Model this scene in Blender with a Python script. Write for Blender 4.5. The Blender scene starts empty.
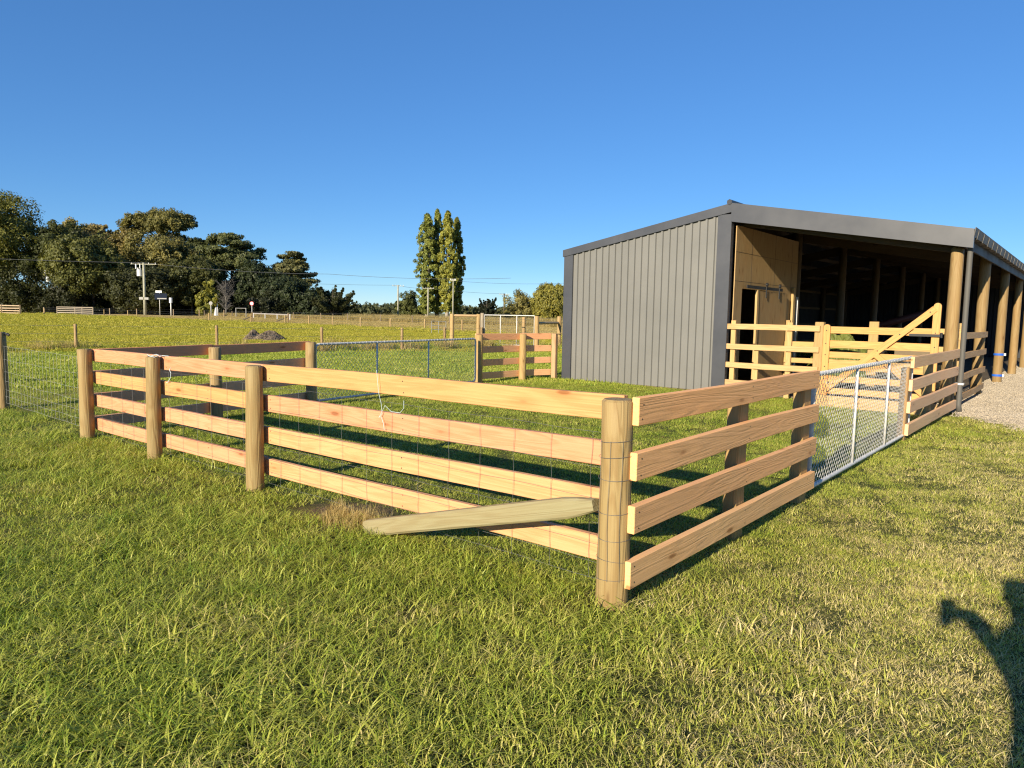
import bpy, math, random
import numpy as np
from mathutils import Vector, Matrix
R = math.radians
scene = bpy.context.scene
COL = scene.collection
rnd = random.Random(7)
WLOC = {}

# ---------------------------------------------------------------- helpers
def tag(o, label=None, cat=None, group=None, kind=None):
    if label: o['label'] = label
    if cat: o['category'] = cat
    if group: o['group'] = group
    if kind: o['kind'] = kind
    return o

def thing(name, loc, label, cat, group=None):
    o = bpy.data.objects.new(name, None)
    o.empty_display_size = .2
    COL.objects.link(o)
    o.location = loc
    WLOC[o.name] = Vector(loc)
    return tag(o, label, cat, group)

def put(name, me, parent, wloc, rot=None, color=None):
    o = bpy.data.objects.new(name, me)
    COL.objects.link(o)
    w = Vector(wloc)
    if parent is not None:
        o.parent = parent
        o.location = parent_inv(parent) @ w
        if rot is not None:
            o.rotation_euler = (parent_rot(parent).inverted() @ rot).to_euler()
        elif parent_rot(parent) != Matrix.Identity(3):
            o.rotation_euler = parent_rot(parent).inverted().to_euler()
    else:
        o.location = w
        if rot is not None: o.rotation_euler = rot.to_euler()
    WLOC[o.name] = w
    if rot is not None: WROT[o.name] = rot
    if color is not None: o.color = (*color, 1)
    return o
WROT = {}
def parent_rot(p): return WROT.get(p.name, Matrix.Identity(3))
def parent_inv(p):
    return (Matrix.Translation(WLOC[p.name]) @ parent_rot(p).to_4x4()).inverted()

class MB:
    def __init__(s): s.v = []; s.f = []; s.m = []
    def add(s, vs, fs, m=0):
        n = len(s.v); s.v += [tuple(v) for v in vs]
        for f in fs: s.f.append(tuple(i + n for i in f)); s.m.append(m)
    def box(s, a, b, m=0):
        x0, y0, z0 = a; x1, y1, z1 = b
        s.add([(x0,y0,z0),(x1,y0,z0),(x1,y1,z0),(x0,y1,z0),(x0,y0,z1),(x1,y0,z1),(x1,y1,z1),(x0,y1,z1)],
              [(0,3,2,1),(4,5,6,7),(0,1,5,4),(1,2,6,5),(2,3,7,6),(3,0,4,7)], m)
        return s
    def prism(s, pts, d, m=0):
        n = len(pts); d = Vector(d)
        vs = [Vector(p) for p in pts]; vs += [p + d for p in vs]
        s.add(vs, [tuple(range(n))[::-1], tuple(range(n, 2*n))] + [(i, (i+1) % n, n+(i+1) % n, n+i) for i in range(n)], m)
        return s
    def tube(s, pts, r, n=6, m=0, cap=True):
        pts = [Vector(p) for p in pts]; k = len(pts)
        rs = r if isinstance(r, (list, tuple)) else [r]*k
        vs = []; prev = None
        for i, p in enumerate(pts):
            t = (pts[min(i+1, k-1)] - pts[max(i-1, 0)])
            t = t.normalized() if t.length > 1e-9 else Vector((0,0,1))
            a = prev if prev is not None else (Vector((0,0,1)) if abs(t.z) < .9 else Vector((1,0,0)))
            u = a - t*a.dot(t)
            if u.length < 1e-5: u = t.orthogonal()
            u.normalize(); prev = u; w = t.cross(u)
            for j in range(n):
                q = 2*math.pi*j/n
                vs.append(p + (u*math.cos(q) + w*math.sin(q))*rs[i])
        fs = []
        for i in range(k-1):
            for j in range(n):
                fs.append((i*n+j, i*n+(j+1) % n, (i+1)*n+(j+1) % n, (i+1)*n+j))
        if cap: fs += [tuple(range(n))[::-1], tuple(range((k-1)*n, k*n))]
        s.add(vs, fs, m); return s
    def build(s, name, mats, parent=None, smooth=False, color=None, origin=None):
        me = bpy.data.meshes.new(name)
        a = np.array(s.v, dtype=float)
        lo, hi = a.min(0), a.max(0)
        o = Vector(((lo[0]+hi[0])/2, (lo[1]+hi[1])/2, lo[2])) if origin is None else Vector(origin)
        me.from_pydata([tuple(p) for p in (a - np.array(o))], [], s.f)
        for m in (mats if isinstance(mats, (list, tuple)) else [mats]): me.materials.append(m)
        if max(s.m, default=0): me.polygons.foreach_set('material_index', s.m)
        if smooth: me.polygons.foreach_set('use_smooth', [True]*len(me.polygons))
        me.update()
        return put(name, me, parent, o, None, color)

# ---------------------------------------------------------------- node materials
class NT:
    def __init__(s, name):
        s.mat = bpy.data.materials.new(name); s.mat.use_nodes = True
        s.t = s.mat.node_tree; s.t.nodes.clear()
        s.out = s.t.nodes.new('ShaderNodeOutputMaterial')
    def n(s, typ, ins=None, **props):
        nd = s.t.nodes.new('ShaderNode' + typ)
        for k, v in props.items(): setattr(nd, k, v)
        for k, v in (ins or {}).items():
            sock = nd.inputs[k]
            if hasattr(v, 'is_linked'): s.t.links.new(v, sock)
            else: sock.default_value = v
        return nd
    def math(s, op, a, b=0.0, c=0.0, clamp=False):
        return s.n('Math', {0: a, 1: b, 2: c}, operation=op, use_clamp=clamp).outputs[0]
    def mix(s, f, a, b, mode='MIX'):
        nd = s.t.nodes.new('ShaderNodeMix'); nd.data_type = 'RGBA'; nd.blend_type = mode; nd.clamp_factor = True
        for k, v in ((0, f), (6, a), (7, b)):
            if hasattr(v, 'is_linked'): s.t.links.new(v, nd.inputs[k])
            elif k: nd.inputs[k].default_value = (*v, 1) if len(v) == 3 else v
            else: nd.inputs[k].default_value = v
        return nd.outputs[2]
    def ramp(s, f, stops, interp='LINEAR'):
        nd = s.n('ValToRGB', {0: f}); r = nd.color_ramp; r.interpolation = interp
        while len(r.elements) < len(stops): r.elements.new(.5)
        for e, (p, c) in zip(r.elements, stops):
            e.position = p; e.color = (*c, 1) if not isinstance(c, float) else (c, c, c, 1)
        return nd.outputs[0]
    def noise(s, vec, scale, detail=3, rough=.55, dist=0, out=0):
        return s.n('TexNoise', {'Vector': vec, 'Scale': scale, 'Detail': detail, 'Roughness': rough, 'Distortion': dist}).outputs[out]
    def mr(s, v, a, b, c=0., d=1., smooth=False):
        return s.n('MapRange', {0: v, 1: a, 2: b, 3: c, 4: d}, interpolation_type='SMOOTHSTEP' if smooth else 'LINEAR').outputs[0]
    def map(s, vec, scale=(1,1,1), loc=(0,0,0)):
        return s.n('Mapping', {'Vector': vec, 'Scale': scale, 'Location': loc}).outputs[0]
    def bsdf(s, col, rough=.6, metal=0., spec=.4, bump=None, bstr=.3, bdist=.01):
        ins = {'Base Color': col if hasattr(col, 'is_linked') else (*col, 1), 'Roughness': rough, 'Metallic': metal, 'Specular IOR Level': spec}
        b = s.n('BsdfPrincipled', ins)
        if bump is not None:
            bn = s.n('Bump', {'Height': bump, 'Strength': bstr, 'Distance': bdist})
            s.t.links.new(bn.outputs[0], b.inputs['Normal'])
        s.t.links.new(b.outputs[0], s.out.inputs[0])
        return b

def wood_mat(name, long_axis=0, bstr=.35, sat=1.0, knots=True, rough=.62, streak=1.0, soft=0., lum=.76):
    s = NT(name)
    co = s.n('TexCoord').outputs['Object']
    oi = s.n('ObjectInfo')
    off = s.n('CombineXYZ', {0: s.math('MULTIPLY', oi.outputs['Random'], 31.7), 1: s.math('MULTIPLY', oi.outputs['Random'], 17.3), 2: s.math('MULTIPLY', oi.outputs['Random'], 53.1)}).outputs[0]
    co = s.n('VectorMath', {0: co, 1: off}, operation='ADD').outputs[0]
    def sc(l, t): v = [t, t, t]; v[long_axis] = l; return tuple(v)
    rings = s.noise(s.map(co, sc(.55, 7)), 1.0, 3, .5, .6)
    rr = s.math('PINGPONG', s.math('MULTIPLY', rings, 9.0), .5)
    rr = s.mr(rr, 0, .5, 0, 1, True)
    fine = s.noise(s.map(co, sc(2.2, 95)), 1.0, 3, .6)
    big = s.noise(s.map(co, sc(.8, 2.5)), 1.0, 2, .5)
    base = s.mix(1.0, oi.outputs['Color'], (lum, lum*.98, lum), 'MULTIPLY')
    dark = s.mix(1.0, base, tuple(q+(1-q)*soft for q in (.66, .52, .40)), 'MULTIPLY')
    c = s.mix(s.math('MULTIPLY', s.mr(rr, .35, 1), .34*streak), base, dark)
    c = s.mix(s.mr(fine, .35, .75, 0, .38), c, dark)
    c = s.mix(s.mr(big, .4, .75, 0, .35), c, s.mix(1.0, base, (1.06, .86, .74), 'MULTIPLY'))
    if knots:
        v = s.n('TexVoronoi', {'Vector': s.map(co, sc(1.6, 5.5)), 'Scale': 1.0, 'Randomness': 1.0})
        k = s.mr(v.outputs['Distance'], .05, .12, 1, 0, True)
        halo = s.mr(v.outputs['Distance'], .08, .3, .4, 0, True)
        c = s.mix(halo, c, dark)
        c = s.mix(s.math('MULTIPLY', k, .75), c, s.mix(1.0, base, (.36, .24, .16), 'MULTIPLY'))
    h = s.math('ADD', fine, s.math('MULTIPLY', rr, .6))
    s.bsdf(c, rough, 0, .25, h, bstr, .004)
    return s.mat

def plain_mat(name, col, rough=.5, metal=0., spec=.5, vary=.15, scale=3., bstr=0.):
    s = NT(name)
    co = s.n('TexCoord').outputs['Object']
    n1 = s.noise(co, scale, 4, .6); n2 = s.noise(co, scale*9, 3, .6)
    c = s.mix(s.mr(n1, .3, .7), tuple(x*(1-vary) for x in col), tuple(min(1, x*(1+vary)) for x in col))
    c = s.mix(s.mr(n2, .35, .8, 0, vary), c, tuple(x*.6 for x in col))
    rg = s.mr(n1, .3, .7, rough*.85, min(1, rough*1.15))
    s.bsdf(c, rg, metal, spec, n2 if bstr else None, bstr, .003)
    return s.mat

def leaf_mat(name, hue=.0, trans=.3):
    s = NT(name)
    oi = s.n('ObjectInfo'); geo = s.n('NewGeometry')
    p = geo.outputs['Position']
    base = oi.outputs['Color']
    n1 = s.noise(p, .55, 3, .6)
    c = s.mix(s.mr(n1, .3, .72), s.mix(1., base, (.62, .66, .66), 'MULTIPLY'), s.mix(1., base, (1.75, 1.6, 1.3), 'MULTIPLY'))
    isl = geo.outputs['Random Per Island']
    c = s.mix(s.mr(isl, .0, 1., 0, .8), c, s.mix(1., c, (1.5, 1.3, .9), 'MULTIPLY'))
    d = s.n('BsdfPrincipled', {'Base Color': c, 'Roughness': .55, 'Specular IOR Level': .3})
    t = s.n('BsdfTranslucent', {'Color': s.mix(1., c, (1.2, 1.15, .6), 'MULTIPLY')})
    m = s.n('MixShader', {0: trans, 1: d.outputs[0], 2: t.outputs[0]})
    s.t.links.new(m.outputs[0], s.out.inputs[0])
    return s.mat

def grass_mat(name, stops, dry):
    """blade colours: per-blade random through a ramp, shifted by patches on the lawn"""
    s = NT(name)
    geo = s.n('NewGeometry'); p = geo.outputs['Position']; oi = s.n('ObjectInfo')
    isl = geo.outputs['Random Per Island']
    n1 = s.noise(p, .55, 3, .6); n2 = s.noise(p, 2.6, 3, .6)
    f = s.math('ADD', s.math('MULTIPLY', isl, .56), s.math('MULTIPLY', s.mr(n1, .3, .7), .24))
    f = s.math('ADD', f, s.math('MULTIPLY', s.mr(n2, .3, .7), .27))
    # the side of the lawn towards the gravel yard is drier
    y = s.n('SeparateXYZ', {0: p}).outputs[1]
    f = s.math('ADD', f, s.math('MULTIPLY', s.mr(y, 1.0, -2.6, 0, 1, True), dry))
    dc = s.n('VectorMath', {0: p, 1: tuple(CAM)}, operation='DISTANCE').outputs['Value']
    f = s.math('ADD', f, s.mr(dc, 26, 60, 0, dry*1.1, True))
    f = s.math('ADD', f, s.math('MULTIPLY', s.math('SUBTRACT', oi.outputs['Random'], .5), .12), clamp=True)
    c = s.ramp(f, stops)
    d = s.n('BsdfPrincipled', {'Base Color': c, 'Roughness': .5, 'Specular IOR Level': .35})
    t = s.n('BsdfTranslucent', {'Color': s.mix(1., c, (1.1, 1.15, .6), 'MULTIPLY')})
    m = s.n('MixShader', {0: .28, 1: d.outputs[0], 2: t.outputs[0]})
    s.t.links.new(m.outputs[0], s.out.inputs[0])
    return s.mat

M = {}
M['rail'] = wood_mat('sawn_timber', 0, .55)
M['rough_rail'] = wood_mat('rough_sawn_timber', 0, .5, streak=.5, soft=.45, lum=1.0)  # same timber lightened to make up for the sun only grazing these rails
M['post'] = wood_mat('round_post_timber', 2, .7, streak=1.3)
M['ply'] = wood_mat('plywood', 2, .25, knots=True)
M['clad'] = plain_mat('painted_steel_cladding', (.160, .158, .148), .42, 0, .45, .05, .8)
M['trim'] = plain_mat('dark_steel_flashing', (.055, .058, .068), .38, 0, .5, .10, 1.2)
M['roof'] = plain_mat('roof_steel', (.035, .037, .044), .45, 0, .5, .08, 1.)
M['gutter'] = plain_mat('gutter_steel', (.10, .095, .085), .6, 0, .3, .1, 1.5)
M['dark_steel'] = plain_mat('dark_structural_timber', (.16, .12, .075), .7, 0, .3, .2, 2.)  # frame timber darkened: the shed interior's shade is put into its colour
M['lining'] = plain_mat('dark_wall_lining', (.035, .037, .042), .6, 0, .3, .1, 1.)  # dark sheet backs, darkened further to carry the shade inside and under the eave
M['dirt_floor'] = plain_mat('earth_floor', (.13, .105, .075), .95, 0, .1, .25, 1.5, .4)  # earth tone kept dark to cut bounce light inside the shed
M['rust'] = plain_mat('nail_head', (.07, .05, .04), .6, .3, .4, .2, 40.)
M['galv'] = plain_mat('galvanised_steel', (.58, .57, .545), .55, .0, .5, .16, 14.)
M['wire'] = plain_mat('galvanised_wire', (.13, .135, .14), .5, .2, .5, .1, 10.)
M['netting'] = plain_mat('dull_netting_wire', (.27, .275, .27), .5, 0, .3, .1, 10.)
M['black'] = plain_mat('black_iron', (.018, .018, .02), .5, .2, .5, .1, 4.)
M['conc'] = plain_mat('concrete', (.36, .34, .30), .85, 0, .3, .12, 3., .3)
M['blue'] = plain_mat('blue_webbing', (.02, .12, .55), .6, 0, .3, .1, 10.)
M['twine'] = plain_mat('pale_blue_twine', (.55, .66, .72), .7, 0, .3, .1, 10.)
M['white'] = plain_mat('white_paint', (.75, .75, .74), .5, 0, .4, .06, 4.)
M['tyre'] = plain_mat('tyre_rubber', (.02, .02, .021), .8, 0, .3, .2, 5.)
M['rim'] = plain_mat('dull_rim', (.22, .22, .21), .5, .3, .4, .2, 5.)
M['red'] = plain_mat('faded_red_paint', (.07, .022, .018), .6, 0, .4, .2, 4.)
M['green_paint'] = plain_mat('faded_green_paint', (.12, .14, .03), .6, 0, .4, .2, 4.)
M['pole_conc'] = plain_mat('weathered_utility_pole', (.34, .33, .25), .8, 0, .3, .2, 2.)
M['signblue'] = plain_mat('dark_blue_sign', (.012, .018, .035), .8, 0, .1, .1, 4.)
M['signred'] = plain_mat('red_sign_face', (.5, .06, .06), .5, 0, .4, .05, 4.)
M['bark'] = plain_mat('tree_bark', (.10, .08, .06), .9, 0, .2, .3, 1.5, .4)
M['palebark'] = plain_mat('pale_bark', (.32, .28, .22), .85, 0, .2, .25, 1., .3)
M['leaf'] = leaf_mat('foliage')
M['twig'] = plain_mat('grey_twigs', (.12, .112, .10), .9, 0, .2, .25, 2.)

# colours of individual boards
PINK = (.83, .42, .225); YEL = (.83, .455, .185); PALE = (.66, .47, .24); BROWN = (.80, .45, .24)
GREENISH = (.43, .33, .145)

# ---------------------------------------------------------------- timber pieces
def beam(root, a, b, w, t, color, name='rail', mat='rail', up=(0,0,1), bow=.004, ch=.004, round_end=False, nails=()):
    """board from a to b: w across the 'up' direction, t thick; grain along its own X"""
    a, b = Vector(a), Vector(b); d = b - a; L = d.length; X = d.normalized()
    up = Vector(up); Z = (up - X*up.dot(X)).normalized(); Y = Z.cross(X)
    rot = Matrix((X, Y, Z)).transposed()
    k = max(2, int(L/.45) + 1)
    hw, ht = w/2, t/2
    sec = [(-ht+ch, -hw), (ht-ch, -hw), (ht, -hw+ch), (ht, hw-ch), (ht-ch, hw), (-ht+ch, hw), (-ht, hw-ch), (-ht, -hw+ch)]
    p1, p2 = rnd.random()*6, rnd.random()*6
    xs = [-L/2, -L/2+ch] + [-L/2 + L*i/k for i in range(1, k)] + [L/2-ch, L/2]
    if round_end: # rounded far end, seen on the farm gate stiles
        xs = xs[:-2] + [L/2 - hw + hw*q for q in (0, .25, .5, .7, .85, .95, 1.0)]
    vs = []; n = 8
    for i, x in enumerate(xs):
        dz = bow*math.sin(x*1.7+p1); dy = bow*math.sin(x*2.3+p2)
        sc = 1.0
        if round_end and x > L/2 - hw: sc = max(.12, math.sqrt(max(0, 1-((x-(L/2-hw))/hw)**2)))
        e = .996 if i in (0, len(xs)-1) else 1
        for (y, z) in sec: vs.append((x, (y*(1 if e == 1 else 1-ch/ht*.8))+dy, z*sc*(1 if e == 1 else 1-ch/hw*.8)+dz))
    fs = []
    for i in range(len(xs)-1):
        for j in range(n): fs.append((i*n+j, i*n+(j+1) % n, (i+1)*n+(j+1) % n, (i+1)*n+j))
    fs = [f[::-1] for f in fs]
    fs += [tuple(range(n)), tuple(range((len(xs)-1)*n, len(xs)*n))[::-1]]
    nf_ = len(fs)
    for nx in nails:
        for nz in (-.30*w+rnd.uniform(-.006, .006), .27*w+rnd.uniform(-.006, .006)):
            x_ = nx-L/2+rnd.uniform(-.008, .008); dz = bow*math.sin(x_*1.7+p1); dy = bow*math.sin(x_*2.3+p2)
            for sg in (1, -1):
                m0 = len(vs); vs += [(x_+.0055*math.cos(q*math.pi/3), sg*(ht+.0012)+dy, nz+dz+.0055*math.sin(q*math.pi/3)) for q in range(6)]; fs.append(tuple(range(m0, m0+6)) if sg < 0 else tuple(range(m0, m0+6))[::-1])
    me = bpy.data.meshes.new(name); me.from_pydata(vs, [], fs); me.materials.append(M[mat])
    if nails: me.materials.append(M['rust']); me.polygons.foreach_set('material_index', [0]*nf_+[1]*(len(fs)-nf_))
    me.update()
    j = rnd.uniform(.93, 1.07)
    return put(name, me, root, (a+b)/2, rot, tuple(min(1, c*j) for c in color))

def post(root, x, y, h, r, color=GREENISH, name='post', z0=-.05, lean=(0, 0), n=20, mat='post', bev=.012):
    zs = [0, .03*h, .2*h, .4*h, .6*h, .8*h, h-bev, h]
    vs = []; p = rnd.random()*6
    for k, z in enumerate(zs):
        for j in range(n):
            q = 2*math.pi*j/n
            rr = r*(1.03 - .05*z/h + .026*math.sin(2*q+p+z*1.3) + .016*math.sin(5*q+p*2) + .014*math.sin(z*7+p)+.008*math.sin(3*q+z*11+p))
            if k == len(zs)-1: rr -= bev
            vs.append((rr*math.cos(q)+lean[0]*z+.004*math.sin(z*4+p), rr*math.sin(q)+lean[1]*z, z))
    fs = []
    for k in range(len(zs)-1):
        for j in range(n): fs.append((k*n+j, k*n+(j+1) % n, (k+1)*n+(j+1) % n, (k+1)*n+j))
    fs.append(tuple(range((len(zs)-1)*n, len(zs)*n)))
    me = bpy.data.meshes.new(name); me.from_pydata(vs, [], fs); me.materials.append(M[mat])
    sm = [True]*(len(fs)-1-n) + [False]*(n+1)
    me.polygons.foreach_set('use_smooth', sm); me.update()
    j = rnd.uniform(.92, 1.08)
    return put(name, me, root, (x, y, z0), None, tuple(c*j for c in color))

# ---------------------------------------------------------------- camera
F = Vector((.768887, .631737, -.0972799)).normalized()
yaw, pitch, roll = .68796, -.097434, .016701
f = Vector((math.cos(pitch)*math.cos(yaw), math.cos(pitch)*math.sin(yaw), math.sin(pitch)))
r0 = f.cross(Vector((0,0,1))).normalized(); u0 = r0.cross(f)
rv = r0*math.cos(roll) + u0*math.sin(roll); uv = -r0*math.sin(roll) + u0*math.cos(roll)
CAM = Vector((-3.459162, -2.04507, 1.631331))
cam = bpy.data.cameras.new('camera'); co = bpy.data.objects.new('camera', cam); COL.objects.link(co)
co.matrix_world = Matrix.Translation(CAM) @ Matrix((rv, uv, -f)).transposed().to_4x4()
cam.sensor_width = 36; cam.lens = 713.27/1024*36; cam.clip_end = 9000; cam.clip_start = .03
scene.camera = co

# ---------------------------------------------------------------- light
AZ, EL = R(7.2), R(18.8)          # light travels along +X turned 6.4 deg to +Y, 18.8 deg down
ldir = Vector((math.cos(EL)*math.cos(AZ), math.cos(EL)*math.sin(AZ), -math.sin(EL)))
sun = bpy.data.lights.new('sun', 'SUN'); sun.energy = 5.0; sun.angle = R(.53); sun.color = (1.0, .87, .66)
so = bpy.data.objects.new('sun', sun); COL.objects.link(so)
so.rotation_euler = ldir.to_track_quat('-Z', 'Y').to_euler(); so.location = (-60, -10, 40)
W = bpy.data.worlds.new('World'); scene.world = W; W.use_nodes = True
nt = W.node_tree; nt.nodes.clear()
sky = nt.nodes.new('ShaderNodeTexSky'); sky.sky_type = 'NISHITA'; sky.sun_disc = False
sky.sun_elevation = EL; sky.sun_rotation = math.atan2(-ldir.x, -ldir.y)
sky.altitude = 0; sky.air_density = .75; sky.dust_density = 0; sky.ozone_density = 6.0
bg = nt.nodes.new('ShaderNodeBackground'); bg.inputs[1].default_value = .10
# the deep, clear blue of a dry evening sky: colour grade of the sky itself
def wn(t, **k):
    n_ = nt.nodes.new(t)
    for a_, b_ in k.items(): setattr(n_, a_, b_)
    return n_
sep = wn('ShaderNodeSeparateColor', mode='HSV'); cmb = wn('ShaderNodeCombineColor', mode='HSV')
nt.links.new(sky.outputs[0], sep.inputs[0])
hh = wn('ShaderNodeMath', operation='ADD'); hh.inputs[1].default_value = -.002
ssat = wn('ShaderNodeMath', operation='MULTIPLY', use_clamp=True); ssat.inputs[1].default_value = 1.05
v0 = wn('ShaderNodeMath', operation='MULTIPLY'); v0.inputs[1].default_value = .1
v1 = wn('ShaderNodeMath', operation='POWER'); v1.inputs[1].default_value = .62
v2 = wn('ShaderNodeMath', operation='MULTIPLY'); v2.inputs[1].default_value = 6.6
for a_, b_ in ((sep.outputs[0], hh.inputs[0]), (sep.outputs[1], ssat.inputs[0]), (sep.outputs[2], v0.inputs[0]), (v0.outputs[0], v1.inputs[0]), (v1.outputs[0], v2.inputs[0]), (hh.outputs[0], cmb.inputs[0]), (ssat.outputs[0], cmb.inputs[1]), (v2.outputs[0], cmb.inputs[2])): nt.links.new(a_, b_)
wo = nt.nodes.new('ShaderNodeOutputWorld')
nt.links.new(cmb.outputs[0], bg.inputs[0]); nt.links.new(bg.outputs[0], wo.inputs[0])
vs_ = scene.view_settings; vs_.view_transform = 'Standard'; vs_.look = 'None'; vs_.exposure = .84; vs_.gamma = 1
scene.cycles.max_bounces = 6; scene.cycles.transparent_max_bounces = 4
scene.cycles.use_denoising = True
scene.cycles.denoising_prefilter = 'NONE'
scene.cycles.filter_width = 1.2
scene.cycles.caustics_reflective = False; scene.cycles.caustics_refractive = False

# ---------------------------------------------------------------- ground
def sstep(a, b, x):
    t = min(1, max(0, (x-a)/(b-a))); return t*t*(3-2*t)
def T(x, y):
    return .25*sstep(60, 140, math.hypot(x-CAM.x, y-CAM.y))

def ground_mat():
    s = NT('paddock_ground')
    p = s.n('NewGeometry').outputs['Position']
    xyz = s.n('SeparateXYZ', {0: p}); x, y = xyz.outputs[0], xyz.outputs[1]
    n_big = s.noise(p, .07, 4, .6); n_mid = s.noise(p, .6, 4, .6); n_fine = s.noise(p, 9, 4, .65); n_vf = s.noise(p, 60, 3, .6)
    soil = s.mix(s.mr(n_fine, .3, .7), (.03, .042, .01), (.11, .11, .03))
    pad = s.mix(s.mr(n_mid, .3, .72), (.24, .24, .04), (.36, .325, .06))
    pad = s.mix(s.mr(n_big, .38, .66, 0, .75), pad, (.40, .34, .06))
    pad = s.mix(s.mr(n_fine, .42, .75, 0, .55), pad, (.17, .20, .024))
    d = s.n('VectorMath', {0: p, 1: tuple(CAM)}, operation='DISTANCE').outputs['Value']
    c = s.mix(s.mr(d, 9, 22, 0, 1, True), soil, pad)
    wob = s.math('MULTIPLY', s.math('SUBTRACT', n_mid, .5), 3.0)
    tan = s.mix(s.mr(n_mid, .3, .7), (.50, .37, .15), (.62, .48, .22))
    tan = s.mix(s.mr(n_fine, .45, .8, 0, .5), tan, (.25, .20, .08))
    xw = s.math('ADD', x, wob)
    c = s.mix(s.mr(xw, 41.5, 44, 0, 1, True), c, tan)
    verge = s.mix(s.mr(n_fine, .3, .7), (.22, .19, .10), (.34, .29, .16))
    c = s.mix(s.mr(xw, 63, 66, 0, 1, True), c, verge)
    far = s.mix(s.mr(n_big, .3, .7), (.14, .16, .05), (.28, .24, .10))
    c = s.mix(s.mr(x, 95, 120, 0, 1, True), c, far)
    # trampled earth where the stay meets the ground
    e = s.n('VectorMath', {0: p, 1: (0.02, 2.5, 0)}, operation='DISTANCE').outputs['Value']
    e = s.math('ADD', e, s.math('MULTIPLY', s.math('SUBTRACT', n_fine, .5), .7))
    c = s.mix(s.mr(e, .25, .55, 1, 0, True), c, s.mix(s.mr(n_vf, .3, .7), (.08, .055, .03), (.22, .16, .09)))
    h = s.math('ADD', n_fine, s.math('MULTIPLY', n_vf, .5))
    s.bsdf(c, .95, 0, .15, h, .8, .05)
    return s.mat
M['ground'] = ground_mat()

def build_ground():
    nr, ns = 84, 144
    rad = [0] + [.8*(4500/.8)**(i/(nr-1)) for i in range(nr)]
    vs = [(CAM.x, CAM.y, 0)]; fs = []
    for i in range(1, nr+1):
        for j in range(ns):
            q = 2*math.pi*j/ns; x, y = CAM.x+rad[i]*math.cos(q), CAM.y+rad[i]*math.sin(q)
            vs.append((x, y, T(x, y)))
    for j in range(ns): fs.append((0, 1+j, 1+(j+1) % ns))
    for i in range(nr-1):
        for j in range(ns):
            a = 1+i*ns
            fs.append((a+j, a+ns+j, a+ns+(j+1) % ns, a+(j+1) % ns))
    me = bpy.data.meshes.new('ground'); me.from_pydata(vs, [], fs); me.materials.append(M['ground'])
    me.polygons.foreach_set('use_smooth', [True]*len(fs)); me.update()
    o = put('ground', me, None, (0,0,0)); tag(o, kind='structure')
build_ground()

def gravel_mat():
    s = NT('gravel')
    p = s.n('NewGeometry').outputs['Position']
    v = s.n('TexVoronoi', {'Vector': p, 'Scale': 42.}); n1 = s.noise(p, .9, 5, .6); n2 = s.noise(p, 14, 4, .7)
    c = s.mix(s.mr(n1, .3, .7), (.40, .335, .24), (.51, .435, .325))
    c = s.mix(s.mr(n2, .4, .75, 0, .6), c, (.28, .24, .18))
    c = s.mix(s.math('MULTIPLY', v.outputs['Color'], .35), c, (.55, .48, .385))
    h = s.math('ADD', s.math('MULTIPLY', v.outputs['Distance'], -1.), n2)
    s.bsdf(c, .95, 0, .15, h, .9, .03)
    return s.mat
M['gravel'] = gravel_mat()
GEDGE = [(11.3, -.14), (11.0, -.2), (10.75, -.5), (10.5, -.72), (10.2, -.98), (9.85, -1.25), (9.3, -1.75), (8.8, -2.3), (8.2, -3.1), (7.4, -4.3), (6.8, -5.6), (6.5, -8)]
def gravel():
    g = []
    for i in range(len(GEDGE)-1):
        (x0, y0), (x1, y1) = GEDGE[i], GEDGE[i+1]
        for k in range(6):
            t = k/6; j = 0 if i == 0 else rnd.uniform(-.05, .05)
            g.append((x0+(x1-x0)*t+j, y0+(y1-y0)*t+j*.5))
    pts = g + [(8, -22), (70, -22), (70, .34), (11.9, .34), (11.9, -.14)]
    mb = MB(); mb.add([(x, y, .006) for x, y in pts], [tuple(range(len(pts)))])
    tag(mb.build('gravel_yard', M['gravel']), kind='structure')
gravel()

def asphalt_mat():
    s = NT('asphalt'); p = s.n('NewGeometry').outputs['Position']
    n = s.noise(p, .4, 4); n2 = s.noise(p, 7, 3)
    c = s.mix(s.mr(n, .3, .7), (.10, .10, .105), (.19, .185, .185)); c = s.mix(s.mr(n2, .4, .8, 0, .3), c, (.07, .07, .07))
    s.bsdf(c, .9, 0, .3); return s.mat
M['asphalt'] = asphalt_mat()
mb = MB(); ys = [-200, -60, 0, 40, 80, 110, 135, 170, 240, 420]
vsr = []
for yy in ys: vsr += [(73.5, yy, T(73.5, yy)+.03), (80.5, yy, T(80.5, yy)+.03)]
mb.add(vsr, [(2*i, 2*i+1, 2*i+3, 2*i+2) for i in range(len(ys)-1)])
tag(mb.build('road', M['asphalt']), kind='structure')
mb = MB()
mb.add([(x, y, T(x, y)+.02) for x, y in [(34.5, 132.5), (39.0, 125.5), (47.5, 142), (62, 163), (74, 178), (70, 186), (52, 168), (40, 148)]], [tuple(range(8))])
tag(mb.build('driveway', M['asphalt']), kind='structure')

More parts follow.
